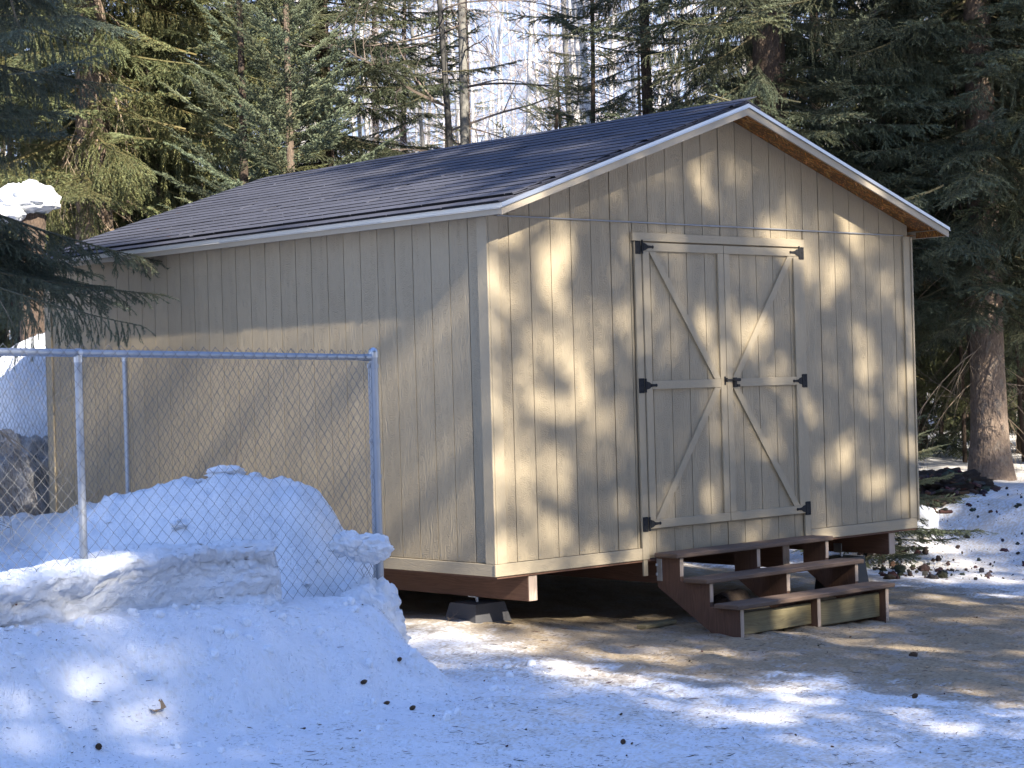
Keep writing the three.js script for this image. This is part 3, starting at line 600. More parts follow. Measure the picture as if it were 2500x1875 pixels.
// ---------------------------------------------------------------- snow banks and piles
const ridgePts = [[-1.33, 0.04, 0.6, 0.5], [-1.5, -0.25, 0.76, 0.62], [-1.8, -0.62, 0.84, 0.75], [-2.05, -1.2, 0.72, 0.8], [-1.5, -1.9, 0.64, 0.75], [-1.05, -3.1, 0.56, 0.8], [-0.8, -4.6, 0.36, 0.8], [-0.75, -6, 0.28, 0.8]];
function pileY(x, z) {
  let m = 0;
  for (let i = 0; i < ridgePts.length - 1; i++) {
    const a = ridgePts[i], b = ridgePts[i + 1], ex = b[0] - a[0], ez = b[1] - a[1], t = clamp(((x - a[0]) * ex + (z - a[1]) * ez) / (ex * ex + ez * ez), 0, 1);
    const d = Math.hypot(x - a[0] - ex * t, z - a[1] - ez * t), h = lerp(a[2], b[2], t) + 0.35, s = lerp(a[3], b[3], t);
    m = Math.max(m, h * Math.exp(-Math.pow(d / s, 2.2) * 0.72));
  }
  const q = fq(x, z), inside = sst(-q, -0.1, 0.5) * sst(-x, 0.75, 1.5);
  let y = -0.38 + Math.max(m, 0.55 * inside);
  y += 0.06 * fbm2(x * 2.3, z * 2.3, 3) + 0.02 * fbm2(x * 8, z * 8, 3) - 0.02 * sst(N2(x * 5, z * 5), 0.45, 0.8) + 0.008 * fbm2(x * 22, z * 22, 2);
  y -= 0.5 * sst(x, -0.32, -0.05) * sst(z, -3.2, -0.5);
  const e = x + 1.12 + 0.85 * (z - 0.05) + 0.1 * fbm2(x * 3, z * 3, 2); y -= (0.3 * sst(e, -0.7, 0.05) + 0.6 * sst(e, -0.05, 0.35)) * sst(z, -2.2, -0.9);
  y -= 0.6 * sst(q, -0.25, 0.15) * sst(x, -1.35, -0.9) + 0.5 * sst(q, 0.02, 0.3);
  return y;
}
const pileGeo = gridGeo(180, 220, (u, v) => { const x = lerp(-6.5, -0.03, u), z = lerp(-6.6, 0.95, v); return V(x, pileY(x, z), z); });
const clods = (n, seed, at) => { const r = rng(seed), g = []; for (let i = 0; i < n; i++) { const [x, y, z] = at(r), k = 0.02 + 0.06 * Math.pow(r(), 3); g.push(lump(x, y + k * 0.15, z, k * (0.8 + 0.6 * r()), k * 0.65, k, 0.5, 1.6 + r(), i * 3.1 + seed, 10)); } return mergeGeometries(g); };
solo('snow_pile', mergeGeometries([pileGeo, clods(14, 131, (r) => { const x = lerp(-4.2, -1.0, r()), z = lerp(-2.4, 0.35, r()); return [x, pileY(x, z), z]; }), lump(-1.8, pileY(-1.8, -0.62), -0.62, 0.13, 0.05, 0.1, 0.4, 1.6, 133, 24)]), M.snow, 'rounded heap of old snow inside the chain-link fence against the shed side', 'snow pile');
// the ploughed block in front of the fence, swept along the fence line
const blockGeo = (() => {
  const sA = 3.6, sB = 1.02;
  const prof = [[-0.42, -0.3], [-0.4, 0.36], [-0.3, 0.44], [-0.1, 0.475], [0.12, 0.48], [0.2, 0.468], [0.235, 0.44], [0.24, 0.41], [0.222, 0.378], [0.205, 0.345], [0.2, 0.30], [0.215, 0.25], [0.22, 0.21], [0.24, 0.17], [0.32, 0.10], [0.46, -0.04], [0.62, -0.4]];
  const curve = new THREE.CatmullRomCurve3(prof.map((p) => V(p[0], p[1], 0)), false, 'centripetal');
  const P = curve.getPoints(90);
  return gridGeo(170, 90, (u, v) => {
    const s = lerp(sA, sB, u), p = P[Math.round(v * 90)];
    const end = sst(u, 0.965, 1), k = 1 - 0.55 * end * end;
    const topDip = 0.09 * sst(s, 2.0, 3.0) + 0.03 * fbm2(s * 1.3, 3, 2);
    const dip = p.y > 0.1 ? topDip * sst(p.y, 0.1, 0.4) : 0;
    const crack = 0.035 * sst(0.3 - Math.abs(v - 0.47) * 3, 0, 0.3) * sst(Math.abs(fbm2(s * 3, 9, 3)), 0.02, 0.2);
    const o = p.x * k + (0.06 * fbm3(s * 2.2, p.y * 3, p.x * 3, 3) + 0.022 * fbm3(s * 11, p.y * 12, p.x * 12, 3)) * sst(p.y, -0.2, 0.1) - crack, y = p.y - dip - end * end * 0.06 + 0.025 * fbm3(s * 5, p.y * 7, p.x * 7, 3) + 0.012 * fbm3(s * 18, p.y * 18, p.x * 18, 2);
    const ss = s - (u > 0.9 ? 0.09 * fbm3(p.y * 4, p.x * 3, 4, 3) : 0) + (p.y < 0.1 ? -0.12 * sst(u, 0.9, 1) : 0);
    return V(FE.x + FA.x * ss + FN.x * o, y, FE.z + FA.z * ss + FN.z * o);
  }, (p, u, v) => [u * 2.6, v * 1.6]);
})();
// close its right-hand end
const blockEnd = (() => {
  const pos = blockGeo.attributes.position, n = 170, pts = [];
  for (let j = 0; j <= 90; j++) { const i = j * (n + 1) + n; pts.push(V(pos.getX(i), pos.getY(i), pos.getZ(i))); }
  const c = V(0, 0, 0); pts.forEach((p) => c.add(p)); c.multiplyScalar(1 / pts.length); c.y = 0.12;
  return gridGeo(8, 90, (u, v) => { const p = pts[Math.round(v * 90)].clone(); p.lerp(c, u); p.x -= FA.x * 0.10 * Math.sin(u * Math.PI / 2); p.z -= FA.z * 0.10 * Math.sin(u * Math.PI / 2); p.y += 0.012 * fbm3(p.x * 9, p.y * 9, p.z * 9, 2); return p; }, (p) => [p.x + p.z, p.y]);
})();
solo('snow_block', mergeGeometries([blockGeo, blockEnd]), M.snow, 'flat-topped slab of ploughed snow with undercut face in front of the fence', 'snow block');
solo('snow_chunk', mergeGeometries([lump(-1.60, 0.345, 0.62, 0.15, 0.085, 0.1, 0.32, 1.5, 3, 40), lump(-1.74, 0.38, 0.60, 0.13, 0.075, 0.09, 0.35, 1.5, 33, 30)]), M.snow, 'overhanging snow chunk stuck to the fence mesh beside the corner post', 'snow chunk');
solo('snow_chunk', mergeGeometries([lump(-1.58, -0.06, 0.58, 0.15, 0.22, 0.16, 0.34, 1.6, 8, 32), lump(-1.76, -0.08, 0.72, 0.2, 0.2, 0.16, 0.34, 1.6, 9, 32)]), M.snow, 'clump of snow heaped at the foot of the corner post', 'snow chunk');
solo('snow_chunk', mergeGeometries([lump(-1.43, -0.14, 0.34, 0.24, 0.25, 0.22, 0.3, 1.6, 14, 40), lump(-1.24, -0.27, 0.28, 0.15, 0.1, 0.15, 0.36, 1.7, 19, 30), lump(-1.62, -0.2, 0.6, 0.24, 0.22, 0.2, 0.3, 1.5, 41, 34)]), M.snow, 'broken end of the snow bank with undercut lip near the shed corner', 'snow chunk');
// ---------------------------------------------------------------- conifers
// A bough: a stem along +x with side shoots in a drooping fan, every shoot clothed in needles.
function makeBough({ L, step, side, ang, bend, tip, hang, density, nl, nw, seed, brush = 1 }) {
  const r = rng(seed), pos = [], col = [], stemPos = [], axis = (t) => V(L * t, L * (bend * t + tip * t * t), L * 0.03 * Math.sin(t * 5 + seed));
  const tri = (a, b, c, k) => { pos.push(a.x, a.y, a.z, b.x, b.y, b.z, c.x, c.y, c.z); for (let i = 0; i < 3; i++) col.push(...k); };
  const wood = (a, b, ra, rb) => {
    const d = V().subVectors(b, a).normalize(), u = V().crossVectors(d, Math.abs(d.y) > 0.9 ? V(1, 0, 0) : V(0, 1, 0)).normalize(), w = V().crossVectors(d, u), P = (p, q, k) => p.clone().addScaledVector(u, q * Math.cos(k * 2.0944)).addScaledVector(w, q * Math.sin(k * 2.0944));
    for (let k = 0; k < 3; k++) { const A = P(a, ra, k), B = P(a, ra, k + 1), C = P(b, rb, k), D = P(b, rb, k + 1), c = [0.95, 0.72, 0.65]; tri(A, B, C, c); tri(B, D, C, c); }
  };
  const needles = (a, b, frac0) => {
    const d = V().subVectors(b, a), len = d.length(); d.normalize();
    const u = V().crossVectors(d, Math.abs(d.y) > 0.9 ? V(1, 0, 0) : V(0, 1, 0)).normalize(), w = V().crossVectors(d, u), n = Math.ceil(len * density);
    for (let i = 0; i < n; i++) {
      const t = (i + r()) / n, th = r() * Math.PI * 2, c = Math.cos(th), s = Math.sin(th), o = V().addScaledVector(u, c).addScaledVector(w, s), l = nl * (0.7 + 0.6 * r()), p = a.clone().addScaledVector(d, t * len);
      const q = p.clone().addScaledVector(o, l * 0.72).addScaledVector(d, l * 0.75 * brush), e = V().addScaledVector(u, -s).addScaledVector(w, c).addScaledVector(d, 0.4 * (r() - 0.5)).multiplyScalar(nw / 2), k = 0.75 + 0.5 * r();
      const kk = [k * (1 + 0.12 * (r() - 0.5)), k, k * (1 + 0.2 * (r() - 0.5))];
      tri(p.clone().add(e), p.clone().sub(e), q, kk);
    }
    void frac0;
  };
  const shoot = (a, dir, len, lvl) => {
    const d = dir.clone(), n = Math.max(2, Math.round(len / 0.1)), hk = 0.25 + 1.5 * r() * r(), wz = (r() - 0.5) * 0.5; let p = a.clone(); d.y += (r() - 0.5) * 0.35; d.normalize();
    for (let i = 0; i < n; i++) {
      d.y += (hang * hk * (0.6 + 0.8 * r())) / n; d.x += (0.25 + wz * 0.5) / n; d.z += (r() - 0.5) * 0.22 + wz * 0.4 / n; d.normalize();
      const q = p.clone().addScaledVector(d, len / n); wood(p, q, 0.0026 * (1.3 - i / n), 0.0026 * (1.2 - (i + 1) / n)); needles(p, q); 
      if (lvl > 0 && i > 0 && len > 0.22) for (const sg of [-1, 1]) if (r() < 0.75) { const sd = V(d.x, d.y, d.z).applyAxisAngle(V(0, 1, 0), sg * (0.7 + 0.3 * r())); sd.y += hang * 0.35 * r(); shoot(p, sd.normalize(), len * (0.3 + 0.25 * r()) * (1 - 0.5 * i / n), lvl - 1); }
      p = q;
    }
  };
  const n = Math.round(L / step); let p = axis(0);
  for (let i = 1; i <= n; i++) {
    const t = i / n, q = axis(t); wood(p, q, 0.0045 + 0.011 * L / 2 * (1 - (i - 1) / n), 0.0045 + 0.011 * L / 2 * (1 - t)); if (t > 0.3) needles(p, q);
    const sl = side * Math.min(1, 0.25 + 1.7 * t) * Math.pow(1 - t * 0.92, 0.6), d = V().subVectors(q, p).normalize();
    if (t > 0.1) for (const sg of [-1, 1]) { if (r() < 0.12) continue; const a = (ang + (r() - 0.5) * 0.7) * sg, sd = d.clone().applyAxisAngle(V(0, 1, 0), a); sd.y += (r() - 0.5) * 0.15 + hang * 0.3; shoot(q, sd.normalize(), sl * (0.4 + 0.85 * r()), 1); }
    p = q;
  }
  shoot(p, V().subVectors(axis(1), axis(0.93)).normalize(), 0.18, 0);
  const g = new THREE.BufferGeometry();
  g.setAttribute('position', new THREE.Float32BufferAttribute(pos, 3)); g.setAttribute('color', new THREE.Float32BufferAttribute(col, 3)); g.computeVertexNormals();
  return { geo: g, L, tris: pos.length / 9 };
}
// bare twigs: a stem with forking side twigs, no needles
function makeTwig({ L, step, side, ang, bend, tip, hang, seed, r0 = 0.006, lvl = 2 }) {
  const r = rng(seed), pos = [];
  const wood = (a, b, ra, rb) => {
    const d = V().subVectors(b, a).normalize(), u = V().crossVectors(d, Math.abs(d.y) > 0.9 ? V(1, 0, 0) : V(0, 1, 0)).normalize(), w = V().crossVectors(d, u), P = (p, q, k) => p.clone().addScaledVector(u, q * Math.cos(k * 2.0944)).addScaledVector(w, q * Math.sin(k * 2.0944));
    for (let k = 0; k < 3; k++) for (const p of [P(a, ra, k), P(a, ra, k + 1), P(b, rb, k), P(a, ra, k + 1), P(b, rb, k + 1), P(b, rb, k)]) pos.push(p.x, p.y, p.z);
  };
  const grow = (a, dir, len, rad, lv) => {
    const n = Math.max(3, Math.round(len / step)), d = dir.clone(); let p = a.clone();
    for (let i = 0; i < n; i++) {
      d.y += hang / n; d.x += (r() - 0.5) * 0.3; d.z += (r() - 0.5) * 0.3; d.y += (r() - 0.5) * 0.2; d.normalize();
      const q = p.clone().addScaledVector(d, len / n), ra = rad * (1 - (0.8 * i) / n), rb = rad * (1 - (0.8 * (i + 1)) / n); wood(p, q, ra, rb);
      if (lv > 0 && r() < 0.85) { const sd = d.clone().applyAxisAngle(V(0, 1, 0), (r() < 0.5 ? -1 : 1) * ang * (0.7 + 0.6 * r())); sd.y += 0.5 * (r() - 0.4); grow(q, sd.normalize(), len * side * (0.5 + 0.6 * r()) * (1 - 0.5 * i / n), rb * 0.7, lv - 1); }
      p = q;
    }
  };
  grow(V(0, 0, 0), V(1, bend, 0).normalize(), L, r0, lvl); void tip;
  const g = new THREE.BufferGeometry(); g.setAttribute('position', new THREE.Float32BufferAttribute(pos, 3)); g.computeVertexNormals();
  return { geo: g, L, tris: pos.length / 9 };
}
const B = {
  dense: [1, 2, 3].map((s) => makeBough({ L: 2.0, step: 0.06, side: 0.68, ang: 0.95, bend: -0.08, tip: 0.1, hang: -0.6, density: 210, nl: 0.027, nw: 0.0085, seed: s })),
  short: [4, 5].map((s) => makeBough({ L: 1.0, step: 0.06, side: 0.42, ang: 0.9, bend: 0.0, tip: 0.12, hang: -0.25, density: 220, nl: 0.024, nw: 0.008, seed: s })),
  weep: [6, 7].map((s) => makeBough({ L: 2.2, step: 0.065, side: 0.8, ang: 1.05, bend: -0.2, tip: 0.12, hang: -1.8, density: 210, nl: 0.025, nw: 0.0085, seed: s })),
  stiff: [8, 9].map((s) => makeBough({ L: 1.5, step: 0.065, side: 0.46, ang: 0.85, bend: 0.1, tip: 0.14, hang: -0.1, density: 420, nl: 0.03, nw: 0.009, seed: s })),
  tuft: [14, 15].map((s) => makeBough({ L: 0.8, step: 0.045, side: 0.34, ang: 0.9, bend: 0.0, tip: 0.1, hang: -0.4, density: 520, nl: 0.03, nw: 0.011, seed: s })),
  thin: [10, 11].map((s) => makeBough({ L: 1.6, step: 0.11, side: 0.5, ang: 0.95, bend: -0.1, tip: 0.08, hang: -0.5, density: 200, nl: 0.025, nw: 0.008, seed: s })),
};
const T = {
  birch: [21, 22].map((s) => makeTwig({ L: 2.4, step: 0.3, side: 0.55, ang: 0.7, bend: 0.9, tip: 0, hang: -0.15, seed: s, r0: 0.013 })),
  dead: [23, 24].map((s) => makeTwig({ L: 1.1, step: 0.14, side: 0.5, ang: 0.9, bend: -0.35, tip: 0, hang: -0.9, seed: s, r0: 0.006 })),
  limb: [25, 26].map((s) => makeTwig({ L: 2.6, step: 0.2, side: 0.5, ang: 0.9, bend: 0.5, tip: 0, hang: -0.8, seed: s, r0: 0.022 })),
  brush: [27, 28].map((s) => makeTwig({ L: 1.3, step: 0.16, side: 0.5, ang: 0.8, bend: 2.0, tip: 0, hang: 0.1, seed: s, r0: 0.007 })),
};
const needleMat = std({ color: 0xffffff, roughness: 0.75, side: THREE.DoubleSide, vertexColors: true });
// copies of several shapes: list of { v, m: Matrix4, c: Color }
function spray(parent, name, shapes, list, mat, extra) {
  shapes.forEach((s, k) => {
    const own = list.filter((e) => e.v === k); if (!own.length) return;
    const im = new THREE.InstancedMesh(s.geo, mat, own.length); im.name = numbered(name); im.castShadow = im.receiveShadow = true;
    own.forEach((e, i) => { im.setMatrixAt(i, e.m); if (e.c) im.setColorAt(i, e.c); });
    if (extra) Object.assign(im.userData, extra);
    parent.add(im);
  });
}
const mat4 = (x, y, z, yaw, pitch, roll, s) => new THREE.Matrix4().compose(V(x, y, z), new THREE.Quaternion().setFromEuler(new THREE.Euler(roll, yaw, pitch, 'YZX')), V(s, s, s));
const DARK = [0.105, 0.125, 0.072], BLUE = [0.105, 0.132, 0.09], OLIVE = [0.155, 0.172, 0.073], YOUNG = [0.165, 0.195, 0.115], MID = [0.13, 0.15, 0.07];  // sun and shade put into needle colour: olive for lit spruces, dark for shaded
function tint(c, r, k = 0.25) { const a = 1 + (r() - 0.5) * 2 * k, b = (r() - 0.5) * k * 0.5; return new THREE.Color().setRGB(c[0] * a * (1 + b), c[1] * a, c[2] * a * (1 - b)); }
function trunkGeo(h, r, seed, { sides = 14, lean = 0, bend = 0, rough = 0.04, rings = 26, top = 0.02, flare = 0.35 } = {}) {
  const pts = [], rad = [];
  for (let i = 0; i <= rings; i++) { const t = Math.pow(i / rings, 1.3), y = t * h - 0.3; pts.push(V(lean * t + bend * Math.sin(t * 3.1 + seed) * t, y, 0.6 * bend * Math.sin(t * 4 + seed * 2) * t)); rad.push(lerp(r, top, Math.pow(t, 0.9)) * (1 + flare * Math.exp(-y * 3.2))); }
  const g = tube(pts, rad, sides, 2.2), p = g.attributes.position;
  for (let i = 0; i < p.count; i++) { const x = p.getX(i), y = p.getY(i), z = p.getZ(i), k = 1 + rough * fbm3(x * 9 + seed, y * 3, z * 9, 3); p.setX(i, x * k); p.setZ(i, z * k); }
  g.computeVertexNormals(); g.userData = { pts }; return g;
}
function spruce(o) {
  const { x, z, h, r, cb, R, seed, set, color, perM = 4.2, maxY = h, lower = -0.35, upper = 0.35, label, group, bark = M.darkbark, y = ground(o.x, o.z), dead = 0, name = 'spruce_tree', power = 0.75, gapF = 0, sway = 0.12 } = o;
  const t = thing(name, label, 'spruce tree', group), rr = rng(seed); t.position.set(x, y, z);
  part(t, 'trunk', trunkGeo(h, r, seed, { sides: o.sides ?? 10, bend: sway, rings: o.rings ?? 20, rough: o.rough ?? 0.04 }), bark);
  const list = [];
  for (let yy = cb; yy < Math.min(maxY, h - 0.2); ) {
    const f = (yy - cb) / (h - cb), Lm = R * Math.pow(1 - f, power) * (f < 0.08 ? 0.75 + 3 * f : 1), nb = Math.max(4, Math.round(perM * 0.95));
    const a0 = rr() * 6.28;
    for (let k = 0; k < nb; k++) {
      const az = a0 + (k / nb) * 6.283 + (rr() - 0.5) * 0.6; if (gapF && rr() < gapF) continue;
      const v = Math.floor(rr() * set.length), L = Math.max(0.35, Lm * (0.72 + 0.45 * rr())), s = L / set[v].L;
      const by = yy + (rr() - 0.5) * 0.35, rad = r * (1 - by / h) * 0.6;
      list.push({ v, m: mat4(rad * Math.cos(az), by, -rad * Math.sin(az), az, lerp(lower, upper, f) + (rr() - 0.5) * 0.2, (rr() - 0.5) * 0.4, clamp(s, 0.35, 1.75)), c: tint(color, rr) });
    }
    yy += 1.9 / perM * (0.85 + 0.3 * rr()) * (f > 0.6 ? 0.85 : 1);
  }
  for (let k = 0; k < (o.fill ?? 0); k++) { // loose sprays through the body of the crown
    const f = rr() * 0.8, yy = cb + f * (h - cb), q = R * Math.pow(1 - f, power) * Math.pow(rr(), o.fillPow ?? 0.5), az = rr() * 6.283, v = set.length - 1 - (k & 1); 
    list.push({ v, m: mat4(q * Math.cos(az), yy, -q * Math.sin(az), rr() * 6.283, (rr() - 0.6) * 0.7, rr() - 0.5, 0.6 + 0.7 * rr()), c: tint(color, rr) });
  }
  // leader
  for (let k = 0; k < 3 && maxY >= h; k++) { const v = k % set.length; list.push({ v, m: mat4(0, h - 0.25 - k * 0.3, 0, k * 2, 1.25, 0, 0.4), c: tint(color, rr) }); }
  for (const e of o.extra ?? []) { const [v, by, az, pitch, L] = e; list.push({ v, m: mat4(r * 0.6 * Math.cos(az), by, -r * 0.6 * Math.sin(az), az, pitch, (rr() - 0.5) * 0.3, L / set[v].L), c: tint(color, rr) }); }
  spray(t, 'crown', set, list, needleMat, { kind: 'stuff' });
  if (dead) {
    const dl = [];
    for (let k = 0; k < dead; k++) { const yy = lerp(cb * 0.25, cb + 2.2, rr()), az = rr() * 6.28, v = k % T.dead.length; dl.push({ v, m: mat4(r * 0.7 * Math.cos(az), yy, -r * 0.7 * Math.sin(az), az, (rr() - 0.6) * 0.5, 0, 0.6 + rr() * 1.0), c: null }); }
    spray(t, 'dead_twigs', T.dead, dl, M.deadwig, { kind: 'stuff' });
  }
  return t;
}
//#TREES
// trees that can be told apart behind the shed
const OLD = [...B.dense, ...B.weep], WEEPY = [...B.weep, ...B.dense.slice(0, 1), ...B.short];
spruce({ x: 3.35, z: -10.9, h: 17, r: 0.3, cb: 3.7, R: 2.7, seed: 101, set: WEEPY, color: OLIVE, perM: 7, fill: 420, dead: 90, bark: M.bark, label: 'tall sunlit yellow-green spruce with red-brown trunk beyond the roof\'s left end' });
spruce({ x: 5.0, z: -11.9, h: 18, r: 0.24, cb: 3.1, R: 2.2, seed: 102, set: WEEPY, color: OLIVE, perM: 7, fill: 420, dead: 40, label: 'sunlit weeping yellow-green spruce just right of the red-brown trunk' });
spruce({ x: 4.05, z: -7.75, h: 7.9, r: 0.085, cb: 0.9, R: 1.8, seed: 103, set: B.stiff, color: YOUNG, perM: 7, lower: -0.12, upper: 0.75, bark: M.bark, sides: 8, sway: 0.05, label: 'young pale-green spruce with upswept finger-like shoots behind the middle of the roof' });
spruce({ x: 3.75, z: -8.3, h: 8.6, r: 0.08, cb: 3.0, R: 1.1, seed: 113, set: B.stiff, color: YOUNG, perM: 5, lower: 0.1, upper: 0.7, bark: M.darkbark, sides: 8, sway: 0.05, label: 'slim orange-stemmed young spruce close behind the finger-shoot spruce' });
spruce({ x: 7.2, z: -11.2, h: 15, r: 0.16, cb: 2.2, R: 2.5, seed: 104, set: [...B.dense, ...B.short], fill: 200, color: DARK, perM: 7, label: 'dark shaded spruce standing right of the pale young spruce' });
spruce({ x: 7.5, z: -7.15, h: 5.4, r: 0.04, cb: 1.2, R: 0.95, seed: 105, set: [...B.thin, ...B.short], fill: 40, color: DARK, perM: 7, upper: 0.55, sides: 6, label: 'small thin dark spruce with its tip just above the roof' });
spruce({ x: 8.5, z: -7.5, h: 8.2, r: 0.055, cb: 1.4, R: 1.3, seed: 106, set: [...B.thin, ...B.short], fill: 60, color: DARK, perM: 6, upper: 0.4, sides: 6, label: 'taller thin dark spruce with sparse boughs against the white birch stems' });
spruce({ x: 8.75, z: -4.75, h: 21, r: 0.27, cb: 3.3, R: 2.3, seed: 107, set: [...OLD, ...B.short], fill: 320, fillPow: 1.1, color: DARK, perM: 6.6, dead: 60, label: 'massive dark-trunked spruce directly behind the shed gable peak' });
spruce({ x: 9.5, z: -7.4, h: 17, r: 0.1, cb: 3.2, R: 1.3, seed: 108, set: OLD, color: DARK, perM: 4.6, gapF: 0.15, label: 'dark spruce with thin trunk left of the gable peak tree' });
spruce({ x: 10.95, z: -3.3, h: 20, r: 0.225, cb: 2.1, R: 2.4, seed: 109, set: [...OLD, ...B.short], color: DARK, perM: 8, fill: 620, fillPow: 1.3, dead: 30, bark: M.bark, sides: 26, rings: 60, rough: 0.07, label: 'thick brown-barked spruce trunk standing in the snow right of the shed' });
spruce({ x: 10.4, z: -6.0, h: 18, r: 0.13, cb: 1.2, R: 2.1, seed: 110, set: OLD, color: DARK, perM: 3.6, dead: 20, label: 'dark spruce filling the gap behind the right roof slope' });
spruce({ x: 13.0, z: -6.2, h: 18, r: 0.12, cb: 1.2, R: 2.7, seed: 111, set: B.dense, color: OLIVE, perM: 4.4, label: 'olive spruce in the background between the gable tree and the thick trunk' });
spruce({ x: 12.9, z: -1.9, h: 19, r: 0.2, cb: 3.0, R: 2.7, seed: 112, set: [...OLD, ...B.short], color: MID, perM: 5, fill: 120, label: 'spruce whose boughs hang in at the right edge of the picture' });
spruce({ x: 7.15, z: -2.1, h: 2.3, r: 0.03, cb: 0.1, R: 1.0, seed: 114, set: B.short, color: DARK, perM: 8, lower: -0.2, sides: 6, label: 'low dark spruce sapling tucked against the shed\'s right rear edge' });
// the near spruce at the left whose boughs hang across the end of the roof (its stem is outside the picture)
spruce({ x: -2.2, z: -4.4, h: 16, r: 0.2, cb: 3.6, R: 1.75, seed: 120, set: [...OLD, ...B.short], fill: 120, color: BLUE, perM: 7, dead: 30, lower: -0.25,
  extra: [[0, 3.05, 0.35, -0.26, 2.0], [1, 2.95, 0.75, -0.28, 2.0], [2, 2.85, 0.1, -0.28, 1.9], [3, 3.2, 0.55, -0.3, 1.7], [0, 2.7, 0.6, -0.22, 1.8], [1, 3.3, -0.1, -0.3, 2.2], [2, 2.75, -0.4, -0.22, 1.9], [2, 3.35, 0.9, -0.3, 1.8], [1, 2.9, 0.45, -0.2, 1.5], [0, 2.8, 0.0, -0.2, 1.7], [3, 2.7, -0.7, -0.25, 1.8], [0, 3.15, 0.2, -0.3, 1.9], [2, 3.1, 0.65, -0.22, 1.9], [1, 3.0, 0.25, -0.2, 1.6], [3, 3.4, 0.3, -0.32, 1.8], [0, 2.75, 0.3, -0.16, 1.5], [2, 3.25, 0.45, -0.24, 2.0], [0, 5.2, 0.2, -0.2, 2.3], [1, 5.6, 0.5, -0.15, 2.2], [2, 6.1, 0.0, -0.2, 2.3], [0, 6.5, 0.6, -0.25, 2.1]],
  label: 'dark spruce boughs reaching in from the left across the roof end' });
// bare aspens behind the roof
function bareTree(name, o) {
  const { x, z, h, r, seed, label, category, group, bark, tw = T.birch, n = 40, from = 0.25, mat = M.twig, lean = 0, bend = 0.15, y = ground(o.x, o.z) } = o, t = thing(name, label, category, group), rr = rng(seed); t.position.set(x, y, z);
  const g = trunkGeo(h, r, seed, { sides: o.sides ?? 7, lean, bend, rough: 0.02, rings: 12, top: 0.012, flare: 0.15 }), P = g.userData.pts;
  part(t, 'trunk', g, bark);
  const list = [];
  for (let k = 0; k < n; k++) { const f = lerp(from, 0.98, Math.pow(rr(), 0.8)), i = clamp(Math.floor(Math.pow((f * h + 0.3) / h, 1 / 1.3) * 12), 0, 11), p = P[i].clone(); let j = i; while (j < 11 && P[j + 1].y < f * h) j++; p.lerpVectors(P[j], P[Math.min(12, j + 1)], clamp((f * h - P[j].y) / Math.max(0.01, P[Math.min(12, j + 1)].y - P[j].y), 0, 1)); const v = k % tw.length; list.push({ v, m: mat4(p.x, p.y, p.z, rr() * 6.28, (rr() - 0.4) * 0.5, rr() * 6, (o.ts ?? 1) * (0.5 + 0.7 * rr()) * (1.1 - 0.6 * f)), c: null }); }
  for (const e of o.extra ?? []) list.push({ v: e[0], m: mat4(e[1], e[2], e[3], e[4], e[5], e[6], e[7]), c: null });
  spray(t, 'branches', tw, list, mat, { kind: 'stuff' });
  return t;
}
bareTree('aspen_tree', { x: 8.05, z: -9.35, h: 14, r: 0.1, seed: 201, bark: M.aspen, label: 'grey-barked aspen stem with arching bare limbs rising behind the roof', category: 'aspen tree', n: 26, from: 0.3, tw: T.limb, sides: 12, bend: 0.03, extra: [[0, 0, 4.2, 0, -0.75, -0.3, 0, 0.85], [1, 0, 5.6, 0, -0.7, -0.25, 0, 0.9], [0, 0, 4.6, 0, 2.4, 0.1, 0, 0.6]] });
bareTree('aspen_tree', { x: 8.15, z: -9.45, h: 12, r: 0.075, seed: 203, bark: M.aspenDark, label: 'darker curving aspen stem leaning left beside the grey aspen', category: 'aspen tree', n: 26, from: 0.25, tw: T.limb, lean: -0.55, bend: 0.14 });
// birch wood further off
{
  const rr = rng(301), G = 'white birch stems in the sunlit wood behind the shed';
  for (let i = 0; i < 96; i++) {
    const d = 34 + rr() * 40, k = i < 66 ? lerp(-0.085, 0.09, (i + rr()) / 66) : i < 84 ? lerp(0.09, 0.28, (i - 66 + rr()) / 18) : lerp(-0.28, -0.085, (i - 84 + rr()) / 12), p = planAt(d, k * d);
    bareTree('birch_tree', { x: p.x, z: p.z, h: 15 + rr() * 6, r: 0.055 + 0.1 * rr() * rr(), seed: 310 + i, bark: rr() < 0.9 ? M.birch : M.aspen, label: 'white birch stem with bare twigs in the sunlit wood behind the shed', category: 'birch tree', group: G, n: 46, from: 0.06, mat: M.palewig, sides: 6, lean: (rr() - 0.5) * 3.4, bend: 0.1 + 0.5 * rr(), ts: 1.2 });
  }
}
